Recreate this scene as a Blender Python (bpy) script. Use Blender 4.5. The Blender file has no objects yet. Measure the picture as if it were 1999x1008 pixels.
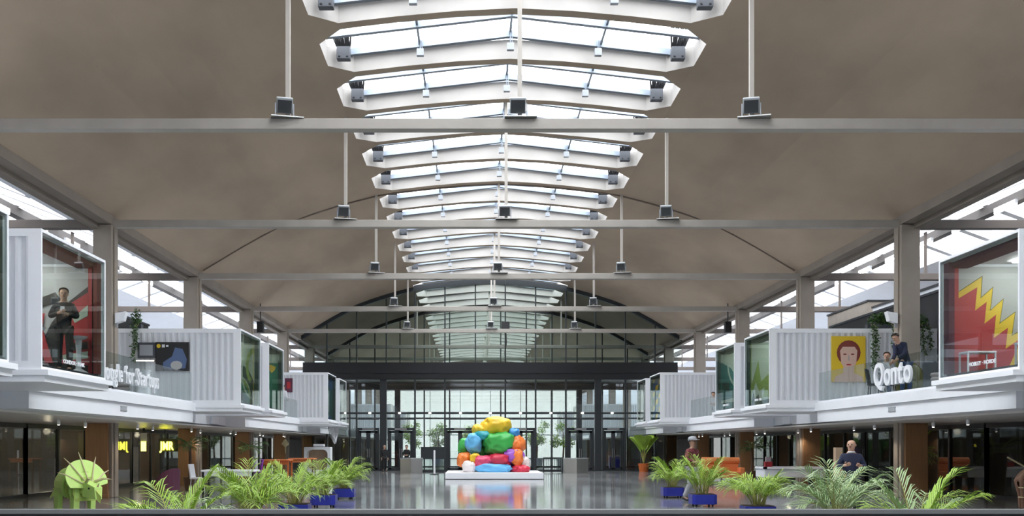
import bpy, bmesh, math, random
from mathutils import Vector, Matrix, noise
random.seed(7)
PI = math.pi
S = bpy.context.scene
COL = S.collection

# ---------------------------------------------------------------- camera, sky, exposure
FP = 1960.0                                   # focal length in pixels of the 1999 px wide frame
cd = bpy.data.cameras.new('camera')
cam = bpy.data.objects.new('camera', cd); COL.objects.link(cam)
cam.location = (-1.0, 0.0, 1.65); cam.rotation_euler = (PI/2, 0, 0)
cd.sensor_width = 36; cd.lens = 36*FP/1999
cd.shift_x = 71.5/1999; cd.shift_y = 368/1999
cd.clip_end = 400
S.camera = cam
S.view_settings.view_transform = 'Standard'; S.view_settings.look = 'None'
S.view_settings.gamma = 1; S.view_settings.use_curve_mapping = False
S.view_settings.exposure = 1.72
S.cycles.use_denoising = True
S.cycles.max_bounces = 10; S.cycles.diffuse_bounces = 6; S.cycles.transparent_max_bounces = 24
S.cycles.sample_clamp_indirect = 6; S.cycles.caustics_reflective = False; S.cycles.caustics_refractive = False
w = bpy.data.worlds.new('sky'); S.world = w; w.use_nodes = True
w.node_tree.nodes['Background'].inputs[0].default_value = (0.93, 0.96, 1.0, 1)
w.node_tree.nodes['Background'].inputs[1].default_value = 2.6
def portal(loc, sx, sy):                      # marks where the sky enters through the roof glazing
    l = bpy.data.lights.new('sky_portal', 'AREA'); l.shape = 'RECTANGLE'; l.size = sx; l.size_y = sy
    l.cycles.is_portal = True
    o = bpy.data.objects.new('sky_portal', l); COL.objects.link(o); o.location = loc
portal((0, 52, 14.2), 11.5, 166); portal((19, 52, 11.8), 7.4, 166); portal((-19, 52, 11.8), 7.4, 166)

# ---------------------------------------------------------------- materials
def mat(name, col, rough=0.6, metal=0.0, var=0.0, scale=3.0, bump=0.0, stretch=(1,1,1), spec=0.5, emit=None, es=0):
    m = bpy.data.materials.new(name); m.use_nodes = True
    nt = m.node_tree; b = nt.nodes['Principled BSDF']
    b.inputs['Base Color'].default_value = (*col, 1); b.inputs['Roughness'].default_value = rough
    b.inputs['Metallic'].default_value = metal; b.inputs['Specular IOR Level'].default_value = spec
    if emit: b.inputs['Emission Color'].default_value = (*emit, 1); b.inputs['Emission Strength'].default_value = es
    if var or bump:
        tc = nt.nodes.new('ShaderNodeTexCoord'); mp = nt.nodes.new('ShaderNodeMapping')
        mp.inputs['Scale'].default_value = stretch
        n = nt.nodes.new('ShaderNodeTexNoise'); n.inputs['Scale'].default_value = scale; n.inputs['Detail'].default_value = 5
        nt.links.new(tc.outputs['Object'], mp.inputs[0]); nt.links.new(mp.outputs[0], n.inputs['Vector'])
        if var:
            r = nt.nodes.new('ShaderNodeMapRange'); r.inputs[1].default_value = 0.3; r.inputs[2].default_value = 0.7
            r.inputs[3].default_value = 1-var; r.inputs[4].default_value = 1+var
            mx = nt.nodes.new('ShaderNodeVectorMath'); mx.operation = 'SCALE'; mx.inputs[0].default_value = col
            nt.links.new(n.outputs[0], r.inputs[0]); nt.links.new(r.outputs[0], mx.inputs['Scale'])
            nt.links.new(mx.outputs[0], b.inputs['Base Color'])
        if bump:
            bp = nt.nodes.new('ShaderNodeBump'); bp.inputs['Strength'].default_value = bump; bp.inputs['Distance'].default_value = .02
            nt.links.new(n.outputs[0], bp.inputs['Height']); nt.links.new(bp.outputs[0], b.inputs['Normal'])
    return m
def glass(name, tint, ior=1.5, rough=0.0):
    m = bpy.data.materials.new(name); m.use_nodes = True; nt = m.node_tree; nt.nodes.clear()
    out = nt.nodes.new('ShaderNodeOutputMaterial'); mix = nt.nodes.new('ShaderNodeMixShader')
    f = nt.nodes.new('ShaderNodeFresnel'); gm = nt.nodes.new('ShaderNodeNewGeometry')
    mr = nt.nodes.new('ShaderNodeMapRange'); mr.inputs[3].default_value = ior; mr.inputs[4].default_value = 1/ior   # thin pane: same on both faces
    nt.links.new(gm.outputs['Backfacing'], mr.inputs[0]); nt.links.new(mr.outputs[0], f.inputs[0])
    t = nt.nodes.new('ShaderNodeBsdfTransparent'); t.inputs[0].default_value = (*tint, 1)
    g = nt.nodes.new('ShaderNodeBsdfGlossy'); g.inputs['Roughness'].default_value = rough
    nt.links.new(f.outputs[0], mix.inputs[0]); nt.links.new(t.outputs[0], mix.inputs[1]); nt.links.new(g.outputs[0], mix.inputs[2])
    nt.links.new(mix.outputs[0], out.inputs[0])
    return m
M = {}
M['shell'] = mat('shell_concrete', (.385,.302,.226), .85, var=.17, scale=.35, bump=.15, stretch=(1,.45,1))
M['beam'] = mat('beam_concrete', (.37,.345,.312), .8, var=.08, scale=1.2)
M['hanger'] = mat('hanger_concrete', (.47,.44,.40), .8)
M['edge'] = mat('edge_concrete', (.23,.195,.165), .85, var=.1, scale=.8)
M['aislebeam'] = mat('aisle_beam_paint', (.15,.125,.11), .7)
M['column'] = mat('column_concrete', (.34,.295,.25), .8, var=.07, scale=1.5)
M['joint'] = mat('joint_filler', (.2,.165,.14), .9)
M['well'] = mat('white_well_concrete', (.41,.39,.37), .75, var=.06, scale=1.4)
M['white'] = mat('white_paint', (.88,.90,.94), .45, var=.015, scale=2)
M['whitew'] = mat('white_wall_paint', (.82,.84,.88), .6, var=.02, scale=2)
M['aislewall'] = mat('aisle_wall_paint', (.50,.52,.55), .6, var=.02, scale=2)
M['box_fill'] = mat('added_box_light', (1,1,1), .4, emit=(1,.97,.92), es=15)  # glow of the light bars added inside the meeting boxes
M['corr'] = mat('white_corrugated_steel', (.76,.78,.82), .4)
M['soffit'] = mat('grey_soffit_paint', (.72,.69,.66), .35, var=.04, scale=1)
M['dark'] = mat('charcoal_metal', (.022,.026,.03), .35)
M['band'] = mat('black_band_metal', (.012,.013,.016), .3)
M['grey'] = mat('grey_metal', (.30,.32,.35), .4, metal=.3)
M['dgrey'] = mat('dark_grey_plastic', (.05,.056,.068), .5)
M['mgrey'] = mat('mid_grey_plastic', (.36,.38,.40), .5)
M['steel'] = mat('brushed_steel', (.55,.55,.54), .3, metal=.9)
M['alu'] = mat('grey_blue_aluminium', (.20,.235,.28), .35, metal=.5)
M['railgrey'] = mat('rail_grey_paint', (.15,.155,.155), .45)
M['black'] = mat('black_plastic', (.012,.012,.014), .5)
M['cladding'] = mat('dark_grey_cladding', (.022,.024,.028), .6, var=.05)
M['wood'] = mat('brown_wood_panel', (.30,.16,.075), .5, var=.12, scale=2, stretch=(6,6,.5))
M['darkwood'] = mat('dark_brown_wood', (.11,.06,.035), .5, var=.12, scale=2, stretch=(6,6,.5))
M['animalwood'] = mat('reddish_brown_wood', (.24,.12,.075), .5, var=.12, scale=2)
M['beige'] = mat('beige_timber_panel', (.42,.30,.20), .5, var=.1, scale=1.2, stretch=(5,5,.4))
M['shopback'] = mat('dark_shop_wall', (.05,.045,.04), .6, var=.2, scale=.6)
M['blue'] = mat('blue_pot_plastic', (.02,.03,.33), .35)
M['soil'] = mat('brown_soil', (.06,.04,.025), .95)
M['leaf'] = mat('fresh_palm_leaf', (.28,.44,.045), .45, var=.35, scale=2)
M['leafb'] = mat('grey_green_palm_leaf', (.33,.46,.22), .45, var=.25, scale=2)
M['leafd'] = mat('dark_green_leaf', (.06,.14,.03), .5, var=.4, scale=3)
M['stem'] = mat('palm_stem', (.30,.30,.09), .6)
M['lime'] = mat('lime_green_painted_board', (.56,.80,.22), .6, var=.05, scale=2)
M['limed'] = mat('lime_board_edge', (.46,.60,.14), .7)
M['pale'] = mat('pale_timber', (.62,.55,.33), .6)
M['skin'] = mat('skin', (.55,.33,.23), .55)
M['skinb'] = mat('tan_skin', (.38,.22,.15), .55)
M['hair'] = mat('black_hair', (.015,.012,.01), .6)
M['hairb'] = mat('brown_hair', (.07,.035,.02), .6)
M['navy'] = mat('navy_cloth', (.015,.02,.05), .85)
M['blackc'] = mat('black_cloth', (.014,.014,.016), .85)
M['whitec'] = mat('white_cloth', (.72,.74,.78), .85)
M['greyc'] = mat('light_grey_cloth', (.38,.39,.42), .85)
M['maroon'] = mat('maroon_cloth', (.14,.03,.035), .85, var=.6, scale=14)
M['denim'] = mat('denim', (.05,.09,.2), .85)
M['olive'] = mat('olive_upholstery', (.13,.13,.03), .85)
M['purple'] = mat('purple_upholstery', (.20,.03,.33), .7)
M['plum'] = mat('plum_upholstery', (.11,.03,.06), .8)
M['orange'] = mat('orange_lacquer', (.55,.13,.025), .45)
M['orangef'] = mat('orange_upholstery', (.62,.19,.06), .75)
M['stripe'] = mat('pinkish_grey_basket', (.42,.36,.37), .8)
M['red'] = mat('red_paint', (.42,.025,.03), .5)
M['yellow'] = mat('yellow_paint', (.72,.50,.02), .5)
M['muralgrey'] = mat('grey_mural_paint', (.42,.43,.43), .6)
M['muralgreen'] = mat('green_mural_paint', (.02,.20,.11), .55)
M['muralolive'] = mat('olive_mural_paint', (.22,.33,.06), .55)
M['muralpale'] = mat('pale_green_mural_paint', (.42,.52,.42), .55)
M['muraldark'] = mat('dark_green_mural_paint', (.012,.05,.03), .55)
M['muralblue'] = mat('blue_mural_paint', (.03,.13,.36), .55)
M['teal'] = mat('teal_mural_paint', (.015,.14,.12), .55)
M['peach'] = mat('peach_print', (.66,.45,.36), .6)
M['brick'] = mat('dark_red_print', (.20,.035,.025), .6)
M['cobalt'] = mat('slate_blue_print', (.09,.14,.27), .6)
M['lamp'] = mat('lamp_light', (1,1,1), .4, emit=(1,.93,.8), es=4)
M['tube'] = mat('tube_light', (1,1,1), .4, emit=(1,.93,.82), es=7)
M['neon'] = mat('yellow_neon', (1,1,.2), .4, emit=(.95,.9,.08), es=2.2)
M['g_sky'] = glass('skylight_glass', (.98,.985,.99), 1.15)
M['g_clear'] = glass('clear_glass', (.90,.94,.93), 1.45)
M['g_box'] = glass('meeting_box_glass', (.76,.80,.79), 1.5)
M['g_up'] = glass('smoked_upper_glass', (.64,.71,.68), 1.3)
M['g_low'] = glass('smoked_lower_glass', (.86,.885,.88), 1.7)
M['g_aisle'] = glass('frosted_aisle_glass', (.50,.51,.52), 1.2)
M['gutter'] = mat('dark_gutter_steel', (.085,.075,.07), .6)
M['g_end'] = glass('tinted_end_glass', (.42,.42,.41), 1.4)
M['g_shop'] = glass('shop_glass', (.55,.58,.56), 1.6)

def floor_mat():
    m = mat('polished_concrete', (.30,.31,.32), .12)
    nt = m.node_tree; b = nt.nodes['Principled BSDF']
    tc = nt.nodes.new('ShaderNodeTexCoord')
    n = nt.nodes.new('ShaderNodeTexNoise'); n.inputs['Scale'].default_value = .35; n.inputs['Detail'].default_value = 6
    mp = nt.nodes.new('ShaderNodeMapping'); mp.inputs['Scale'].default_value = (1,.5,1)
    nt.links.new(tc.outputs['Object'], mp.inputs[0]); nt.links.new(mp.outputs[0], n.inputs['Vector'])
    r = nt.nodes.new('ShaderNodeMapRange'); r.inputs[1].default_value=.3; r.inputs[2].default_value=.7; r.inputs[3].default_value=.06; r.inputs[4].default_value=.12
    nt.links.new(n.outputs[0], r.inputs[0]); nt.links.new(r.outputs[0], b.inputs['Roughness'])
    c = nt.nodes.new('ShaderNodeMapRange'); c.inputs[1].default_value=.3; c.inputs[2].default_value=.7; c.inputs[3].default_value=.8; c.inputs[4].default_value=1.2
    mx = nt.nodes.new('ShaderNodeVectorMath'); mx.operation='SCALE'; mx.inputs[0].default_value=(.235,.24,.246)
    nt.links.new(n.outputs[0], c.inputs[0]); nt.links.new(c.outputs[0], mx.inputs['Scale']); nt.links.new(mx.outputs[0], b.inputs['Base Color'])
    n2 = nt.nodes.new('ShaderNodeTexNoise'); n2.inputs['Scale'].default_value = .9; n2.inputs['Detail'].default_value = 2
    bp = nt.nodes.new('ShaderNodeBump'); bp.inputs['Strength'].default_value=.06; bp.inputs['Distance'].default_value=.02
    nt.links.new(tc.outputs['Object'], n2.inputs['Vector']); nt.links.new(n2.outputs[0], bp.inputs['Height']); nt.links.new(bp.outputs[0], b.inputs['Normal'])
    b.inputs['IOR'].default_value = 2.1
    return m
M['floor'] = floor_mat()

# ---------------------------------------------------------------- mesh helpers
class MB:
    def __init__(s): s.v=[]; s.f=[]; s.mi=[]; s.k=0; s.sm=[]; s.smooth=False
    def add(s, vs, fs):
        o=len(s.v); s.v += [tuple(p) for p in vs]
        for f in fs: s.f.append([o+i for i in f]); s.mi.append(s.k); s.sm.append(s.smooth)
        return s
    def box(s, x0,x1,y0,y1,z0,z1):
        if x0>x1: x0,x1=x1,x0
        if y0>y1: y0,y1=y1,y0
        if z0>z1: z0,z1=z1,z0
        return s.add([(x0,y0,z0),(x1,y0,z0),(x1,y1,z0),(x0,y1,z0),(x0,y0,z1),(x1,y0,z1),(x1,y1,z1),(x0,y1,z1)],
          [(0,3,2,1),(4,5,6,7),(0,1,5,4),(1,2,6,5),(2,3,7,6),(3,0,4,7)])
    def obox(s, c, size, R):
        c=Vector(c); h=Vector(size)/2; vs=[]
        for x,y,z in [(-1,-1,-1),(1,-1,-1),(1,1,-1),(-1,1,-1),(-1,-1,1),(1,-1,1),(1,1,1),(-1,1,1)]:
            vs.append(c + R @ Vector((x*h.x,y*h.y,z*h.z)))
        return s.add(vs,[(0,3,2,1),(4,5,6,7),(0,1,5,4),(1,2,6,5),(2,3,7,6),(3,0,4,7)])
    def prism(s, poly, fn, d0, d1):           # poly of (a,b); fn(a,b,d) -> point
        n=len(poly); vs=[fn(a,b,d0) for a,b in poly]+[fn(a,b,d1) for a,b in poly]
        fs=[tuple(range(n))[::-1], tuple(range(n,2*n))]+[(i,(i+1)%n,n+(i+1)%n,n+i) for i in range(n)]
        return s.add(vs,fs)
    def lathe(s, prof, n=16, c=(0,0,0)):      # prof of (r,z)
        vs=[];fs=[]
        for r,z in prof:
            for i in range(n):
                a=2*PI*i/n; vs.append((c[0]+r*math.cos(a), c[1]+r*math.sin(a), c[2]+z))
        for j in range(len(prof)-1):
            for i in range(n):
                fs.append((j*n+i, j*n+(i+1)%n, (j+1)*n+(i+1)%n, (j+1)*n+i))
        fs.append(tuple(range(n))[::-1]); m=(len(prof)-1)*n; fs.append(tuple(range(m,m+n)))
        return s.add(vs,fs)
    def tube(s, pts, r, n=8, flat=(1,1)):
        pts=[Vector(p) for p in pts]; m=len(pts); rs = r if isinstance(r,(list,tuple)) else [r]*m
        vs=[];fs=[]; up=Vector((0,0,1))
        for i,p in enumerate(pts):
            t=(pts[min(i+1,m-1)]-pts[max(i-1,0)]).normalized()
            a=t.cross(up)
            if a.length<.05: a=t.cross(Vector((0,1,0)))
            a.normalize(); b=a.cross(t)
            for k in range(n):
                th=2*PI*k/n; vs.append(p+a*(rs[i]*flat[0]*math.cos(th))+b*(rs[i]*flat[1]*math.sin(th)))
        for j in range(m-1):
            for k in range(n): fs.append((j*n+k, j*n+(k+1)%n, (j+1)*n+(k+1)%n, (j+1)*n+k))
        fs.append(tuple(range(n))[::-1]); q=(m-1)*n; fs.append(tuple(range(q,q+n)))
        return s.add(vs,fs)
    def ball(s, c, r, n=10, m=7):
        if not isinstance(r,(tuple,list)): r=(r,r,r)
        vs=[(c[0],c[1],c[2]-r[2])]; fs=[]
        for j in range(1,m):
            ph=-PI/2+PI*j/m
            for i in range(n):
                a=2*PI*i/n; vs.append((c[0]+r[0]*math.cos(ph)*math.cos(a), c[1]+r[1]*math.cos(ph)*math.sin(a), c[2]+r[2]*math.sin(ph)))
        vs.append((c[0],c[1],c[2]+r[2])); T=len(vs)-1
        for i in range(n): fs.append((0,1+(i+1)%n,1+i)); fs.append((T,1+(m-2)*n+i,1+(m-2)*n+(i+1)%n))
        for j in range(m-2):
            for i in range(n): fs.append((1+j*n+i,1+j*n+(i+1)%n,1+(j+1)*n+(i+1)%n,1+(j+1)*n+i))
        return s.add(vs,fs)
    def build(s, name, mats, parent=None, ab=False, smooth=None, bevel=0):
        me=bpy.data.meshes.new(name)
        off=Vector((0,0,0))
        if ab and parent:
            p=parent
            while p: off=off+Vector(p.location); p=p.parent
        me.from_pydata([Vector(v)-off for v in s.v],[],s.f)
        for m in (mats if isinstance(mats,(list,tuple)) else [mats]): me.materials.append(m)
        for p,k,q in zip(me.polygons,s.mi,s.sm): p.material_index=k; p.use_smooth = q if smooth is None else smooth
        o=bpy.data.objects.new(name,me); COL.objects.link(o)
        if parent: o.parent=parent
        if bevel:
            b=o.modifiers.new('bevel','BEVEL'); b.width=bevel; b.segments=2; b.limit_method='ANGLE'
        return o
def tag(o, label=None, cat=None, group=None, kind=None):
    if label: o['label']=label
    if cat: o['category']=cat
    if group: o['group']=group
    if kind: o['kind']=kind
    return o
def thing(name, label, cat, loc=(0,0,0), rotz=0, group=None):
    o=bpy.data.objects.new(name,None); COL.objects.link(o); o.location=loc; o.rotation_euler=(0,0,rotz); o.empty_display_size=.2
    return tag(o,label,cat,group)
def struct(o): o['kind']='structure'; return o
def sroot(name, loc=(0,0,0)):
    o=bpy.data.objects.new(name,None); COL.objects.link(o); o.location=loc; o['kind']='structure'; return o
KIDS={}
def kids(o):
    if o not in KIDS: KIDS[o]=[c for c in COL.objects if c.parent==o]
    return KIDS[o]
def dup(root, loc=None, rotz=None, label=None, group=None, parent=None, scale=None):
    r=root.copy(); COL.objects.link(r)
    if loc is not None: r.location=loc
    if rotz is not None: r.rotation_euler=(0,0,rotz)
    if scale: r.scale=(scale,)*3
    if label: r['label']=label
    if group: r['group']=group
    if parent: r.parent=parent
    for c in kids(root): dup(c, parent=r)
    return r
ORD=['first','second','third','fourth','fifth','sixth','seventh','eighth','ninth','tenth','eleventh','twelfth','thirteenth','fourteenth','fifteenth','sixteenth']
def at(px,py,Y): return Vector(((px-928)*Y/FP-1, Y, 1.65+(872-py)*Y/FP))

# ---------------------------------------------------------------- the hall: shell, skylights, beams, columns
BAY=10.03; B0=22.55; Y0=-27.6; Y1=132.9; SK=BAY/3
KP=[(0,12.85),(2.2,12.72),(4.5,12.47),(5.15,12.37),(7.2,11.82),(9.2,11.1),(10.9,10.2),(12.2,9.42),(13,8.95)]
def zc(x):
    x=abs(x)
    for i in range(len(KP)-1):
        if x<=KP[i+1][0]+1e-9:
            p0=KP[max(i-1,0)]; p1=KP[i]; p2=KP[i+1]; p3=KP[min(i+2,len(KP)-1)]
            t=(x-p1[0])/(p2[0]-p1[0]); d=p2[0]-p1[0]
            m1=0 if i==0 else (p2[1]-p0[1])/(p2[0]-p0[0]); m2=(p3[1]-p1[1])/(p3[0]-p1[0])
            return (2*t**3-3*t*t+1)*p1[1]+(t**3-2*t*t+t)*d*m1+(-2*t**3+3*t*t)*p2[1]+(t**3-t*t)*d*m2
    return KP[-1][1]
HX=[-5.15,-4.5,-3,-1.5,0,1.5,3,4.5,5.15]      # across the opening
OPEN=2.97; CH=.72
def hole(x): return (CH,OPEN-CH) if abs(x)>5 else (0,OPEN)
OUT=[5.15,6,7,8,9,10,11,12,12.5,13]
fars=[]; y=22.3-SK*14
while y<131: fars.append(y); y+=SK
mb=MB(); mb.smooth=True
prev=Y0
for i,f in enumerate(fars):
    n=f-OPEN
    nxt=(fars[i+1]-OPEN) if i+1<len(fars) else Y1
    for a,b in zip(HX,HX[1:]):                # strip between this opening's far edge and the next one's near edge
        if i==0: mb.add([(a,Y0,zc(a)),(b,Y0,zc(b)),(b,n+hole(b)[0],zc(b)),(a,n+hole(a)[0],zc(a))],[(0,3,2,1)])
        e0a,e0b=n+hole(a)[1],n+hole(b)[1]
        e1a,e1b=(nxt+hole(a)[0],nxt+hole(b)[0]) if i+1<len(fars) else (Y1,Y1)
        mb.add([(a,e0a,zc(a)),(b,e0b,zc(b)),(b,e1b,zc(b)),(a,e1a,zc(a))],[(0,3,2,1)])
for s in (-1,1):
    for a,b in zip(OUT,OUT[1:]):
        y=Y0
        while y<Y1-.1:
            mb.add([(s*a,y,zc(a)),(s*b,y,zc(b)),(s*b,y+2.5,zc(b)),(s*a,y+2.5,zc(a))],[(0,1,2,3) if s<0 else (0,3,2,1)])
            y+=2.5
ceil=struct(mb.build('ceiling',M['shell']))
mb=MB()
xs=[-12.6+25.2*i/50 for i in range(51)]
yj=B0+2*BAY+.2
for a,b in zip(xs,xs[1:]):
    if abs(a)<5.2 and abs(b)<5.2 and False: continue
    mb.add([(a,yj-.02,zc(a)-.06),(b,yj-.02,zc(b)-.06),(b,yj+.02,zc(b)-.06),(a,yj+.02,zc(a)-.06),
            (a,yj-.02,zc(a)+.1),(b,yj-.02,zc(b)+.1),(b,yj+.02,zc(b)+.1),(a,yj+.02,zc(a)+.1)],[(0,3,2,1),(0,1,5,4),(3,7,6,2)])
struct(mb.build('trim_1',M['joint']))

# one skylight: white well, glazing, bars; copied along the hall
HW=.55
ring=[(-5.15,CH),(-4.5,0)]+[(x,0) for x in HX[2:7]]+[(4.5,0),(5.15,CH),(5.15,OPEN-CH),(4.5,OPEN)]+[(x,OPEN) for x in HX[6:1:-1]]+[(-4.5,OPEN),(-5.15,OPEN-CH)]
sky0=sroot('window_1',(0,fars[0]-OPEN,0))
mb=MB(); n=len(ring)
out=[(x*1.012,(y-OPEN/2)*1.06+OPEN/2) for x,y in ring]
vs=[(x,y,zc(x)-.0) for x,y in ring]+[(x,y,zc(x)+HW) for x,y in ring]+[(x,y,zc(x)+HW) for x,y in out]+[(x,y,zc(x)+.02) for x,y in out]
fs=[]
for i in range(n):
    j=(i+1)%n; fs+= [(i,j,n+j,n+i),(n+i,n+j,2*n+j,2*n+i),(2*n+i,2*n+j,3*n+j,3*n+i)]
mb.add(vs,fs); mb.build('well',M['well'],sky0)
def zg(x): return 13.62-abs(x)*.115
mb=MB()
for a,b in ((-5.25,0),(0,5.25)):
    mb.add([(a,-.1,zg(a)),(b,-.1,zg(b)),(b,OPEN+.1,zg(b)),(a,OPEN+.1,zg(a))],[(0,1,2,3)])
mb.build('glazing',M['g_sky'],sky0)
mb=MB()
for yy,wd in ((.15,.15),(1.5,.15),(OPEN-.12,.15)):
    for s in (-1,1):
        mb.prism([(yy-wd/2,-.2),(yy+wd/2,-.2),(yy+wd/2,-.02),(yy-wd/2,-.02)], lambda a,b,d:(d,a,zg(d)+b), 0, s*5.2)
for xx in (-2.6,0,2.6):
    mb.box(xx-.03,xx+.03,0,OPEN,zg(xx)-.14,zg(xx)-.02)
mb.build('glazing_bar',M['alu'],sky0)
for i,f in enumerate(fars[1:]):
    dup(sky0,(0,f-OPEN,0)).name='window_%d'%(i+2)
NWIN=len(fars)
# devices in the skylights before the glass screen
mot=thing('skylight_motor','x','motor',(0,0,0))
mb=MB(); mb.box(-.19,.19,-.12,.12,0,.36); mb.build('housing',M['dgrey'],mot,bevel=.02)
mb=MB()
for xx in (-.11,.11): mb.lathe([(.03,0),(.03,.03)],8,(xx,-.12,.06))
mb.build('foot_screws',M['black'],mot)
mb=MB()
for k in range(10):
    x0=-.17+.038*k; dx=-.30+.045*k; mb.tube([(x0,0,.34),(x0+dx*.35,-.12-.05*(k%3),.58),(x0+dx*.8,-.3-.1*(k%2),.84)],.03,5)
mb.build('cable',M['black'],mot)
KIDS.clear()
hb=thing('hanging_box','x','box',(0,0,0))
mb=MB(); mb.box(-.1,.1,-.07,.07,0,.2); mb.build('housing',M['grey'],hb,bevel=.01)
mb=MB(); mb.tube([(0,0,.2),(0,0,.75)],.014,6); mb.tube([(.05,0,.2),(.05,.05,.75)],.01,6); mb.build('rod',M['alu'],hb)
KIDS.clear()
first=True; vis=[f for f in fars if 24<f<67]
for k,f in enumerate(vis):
    row=ORD[k]
    for s,nm in ((-1,'left'),(1,'right')):
        lb='dark grey cabled motor box at %s end of the %s skylight from the camera'%(nm,row)
        p=(s*4.72,f-.62,zc(4.72)+.12)
        if first and s==-1: o=mot; o.location=p; o['label']=lb; o['group']='motor boxes in the skylight ends'
        else: o=dup(mot,p,0,lb,'motor boxes in the skylight ends')
        if s>0: o.scale=(-1,1,1)
    for xx,nm in ((-2.57,'left'),(.0,'middle'),(2.5,'right')):
        lb='small grey box hanging on thin rods, %s of three in the %s skylight'%(nm,row)
        p=(xx,f-.35,zc(xx)+.10)
        if first and xx<-2: hb.location=p; hb['label']=lb; hb['group']='small boxes hanging in the skylights'
        else: dup(hb,p,0,lb,'small boxes hanging in the skylights')
    first=False

# columns, tie beams, hangers, edge beams
def colmesh(s):
    mb=MB(); mb.prism([(-.32,0),(.32,0),(.30,8.8),(-.30,8.8)], lambda a,b,d:(a,d,b), -.3,.3)
    for xx in (-1,1):
        mb.prism([(xx*.32,0),(xx*.37,0),(xx*.35,8.8),(xx*.30,8.8)], lambda a,b,d:(a,d,b), -.14,.14)
    return mb
bm_beam=None; nb=0
ys=[B0+BAY*k for k in range(-5,11)]
col0=bmo=hg0=ah0=None
for k,y in enumerate(ys):
    for s in (-1,1):
        if col0 is None: col0=struct(colmesh(s).build('column',M['column'],bevel=.02)); o=col0
        else: o=dup(col0)
        o.location=(s*13,y,0)
    if bmo is None:
        mb=MB(); mb.box(-12.75,12.75,-.14,.14,8.74,8.98); bmo=struct(mb.build('tie_beam',M['beam'],bevel=.015)); o=bmo
        mb=MB(); mb.box(13.2,24,-.16,.16,8.7,8.98); abeam=struct(mb.build('aisle_beam',M['aislebeam'],bevel=.015)); oa=abeam
    else: o=dup(bmo); oa=dup(abeam)
    o.location=(0,y,0); oa.location=(0,y,0); ob=dup(abeam); ob.location=(0,y,0); ob.rotation_euler=(0,0,PI)
    for xx in (-5.22,0,5.22):
        if hg0 is None:
            mb=MB(); mb.box(-.048,.048,-.048,.048,8.98,12.9); hg0=struct(mb.build('hanger_beam',M['hanger'])); o=hg0
        else: o=dup(hg0)
        o.location=(xx,y+.07,0)
    for xx in (-18.1,18.1): 
        if ah0 is None:
            mb=MB(); mb.box(-.05,.05,-.05,.05,8.98,10.95); ah0=struct(mb.build('aisle_hanger_beam',M['aislebeam'])); o=ah0
        else: o=dup(ah0)
        o.location=(xx,y,0)
for s in (-1,1):
    mb=MB(); mb.box(s*12.72,s*13.38,Y0,Y1,8.82,9.2); mb.box(s*13.1,s*13.38,Y0,Y1,8.66,8.82)
    struct(mb.build('edge_beam',M['edge']))

# floodlights on the tie beams
fl=thing('floodlight','x','floodlight')
R=Matrix.Rotation(math.radians(28),3,'X')
mb=MB(); mb.obox((0,0,.30),(.36,.13,.34),R); mb.build('housing',M['mgrey'],fl,bevel=.015)
mb=MB(); mb.obox(Vector((0,0,.30))+R@Vector((0,-.07,-.015)),(.31,.012,.28),R); mb.build('lens',M['dark'],fl)
mb=MB()
for xx in (-.2,.2): mb.box(xx-.012,xx+.012,-.03,.03,.02,.34)
mb.box(-.21,.21,-.05,.05,.025,.05); mb.build('bracket',M['grey'],fl)
mb=MB(); mb.box(-.3,.42,-.17,.1,.0,.025); mb.build('base_plate',M['steel'],fl)
KIDS.clear(); first=True
for k,y in enumerate(ys):
    if not (20<y<66): continue
    row=ORD[int(round((y-B0)/BAY))]
    for xx,nm in ((-5.22,'left'),(0,'middle'),(5.22,'right')):
        lb='grey floodlight with dark lens, %s of three on the %s tie beam from the camera'%(nm,row)
        p=(xx-.05,y-.09,8.985)
        if first: fl.location=p; o=fl; fl['label']=lb; fl['group']='floodlights on the tie beams'
        else: o=dup(fl,p,0,lb,'floodlights on the tie beams')
        o.rotation_euler=(0,0,{-5.22:math.radians(14),0:0,5.22:math.radians(-14)}[xx]); first=False

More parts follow.
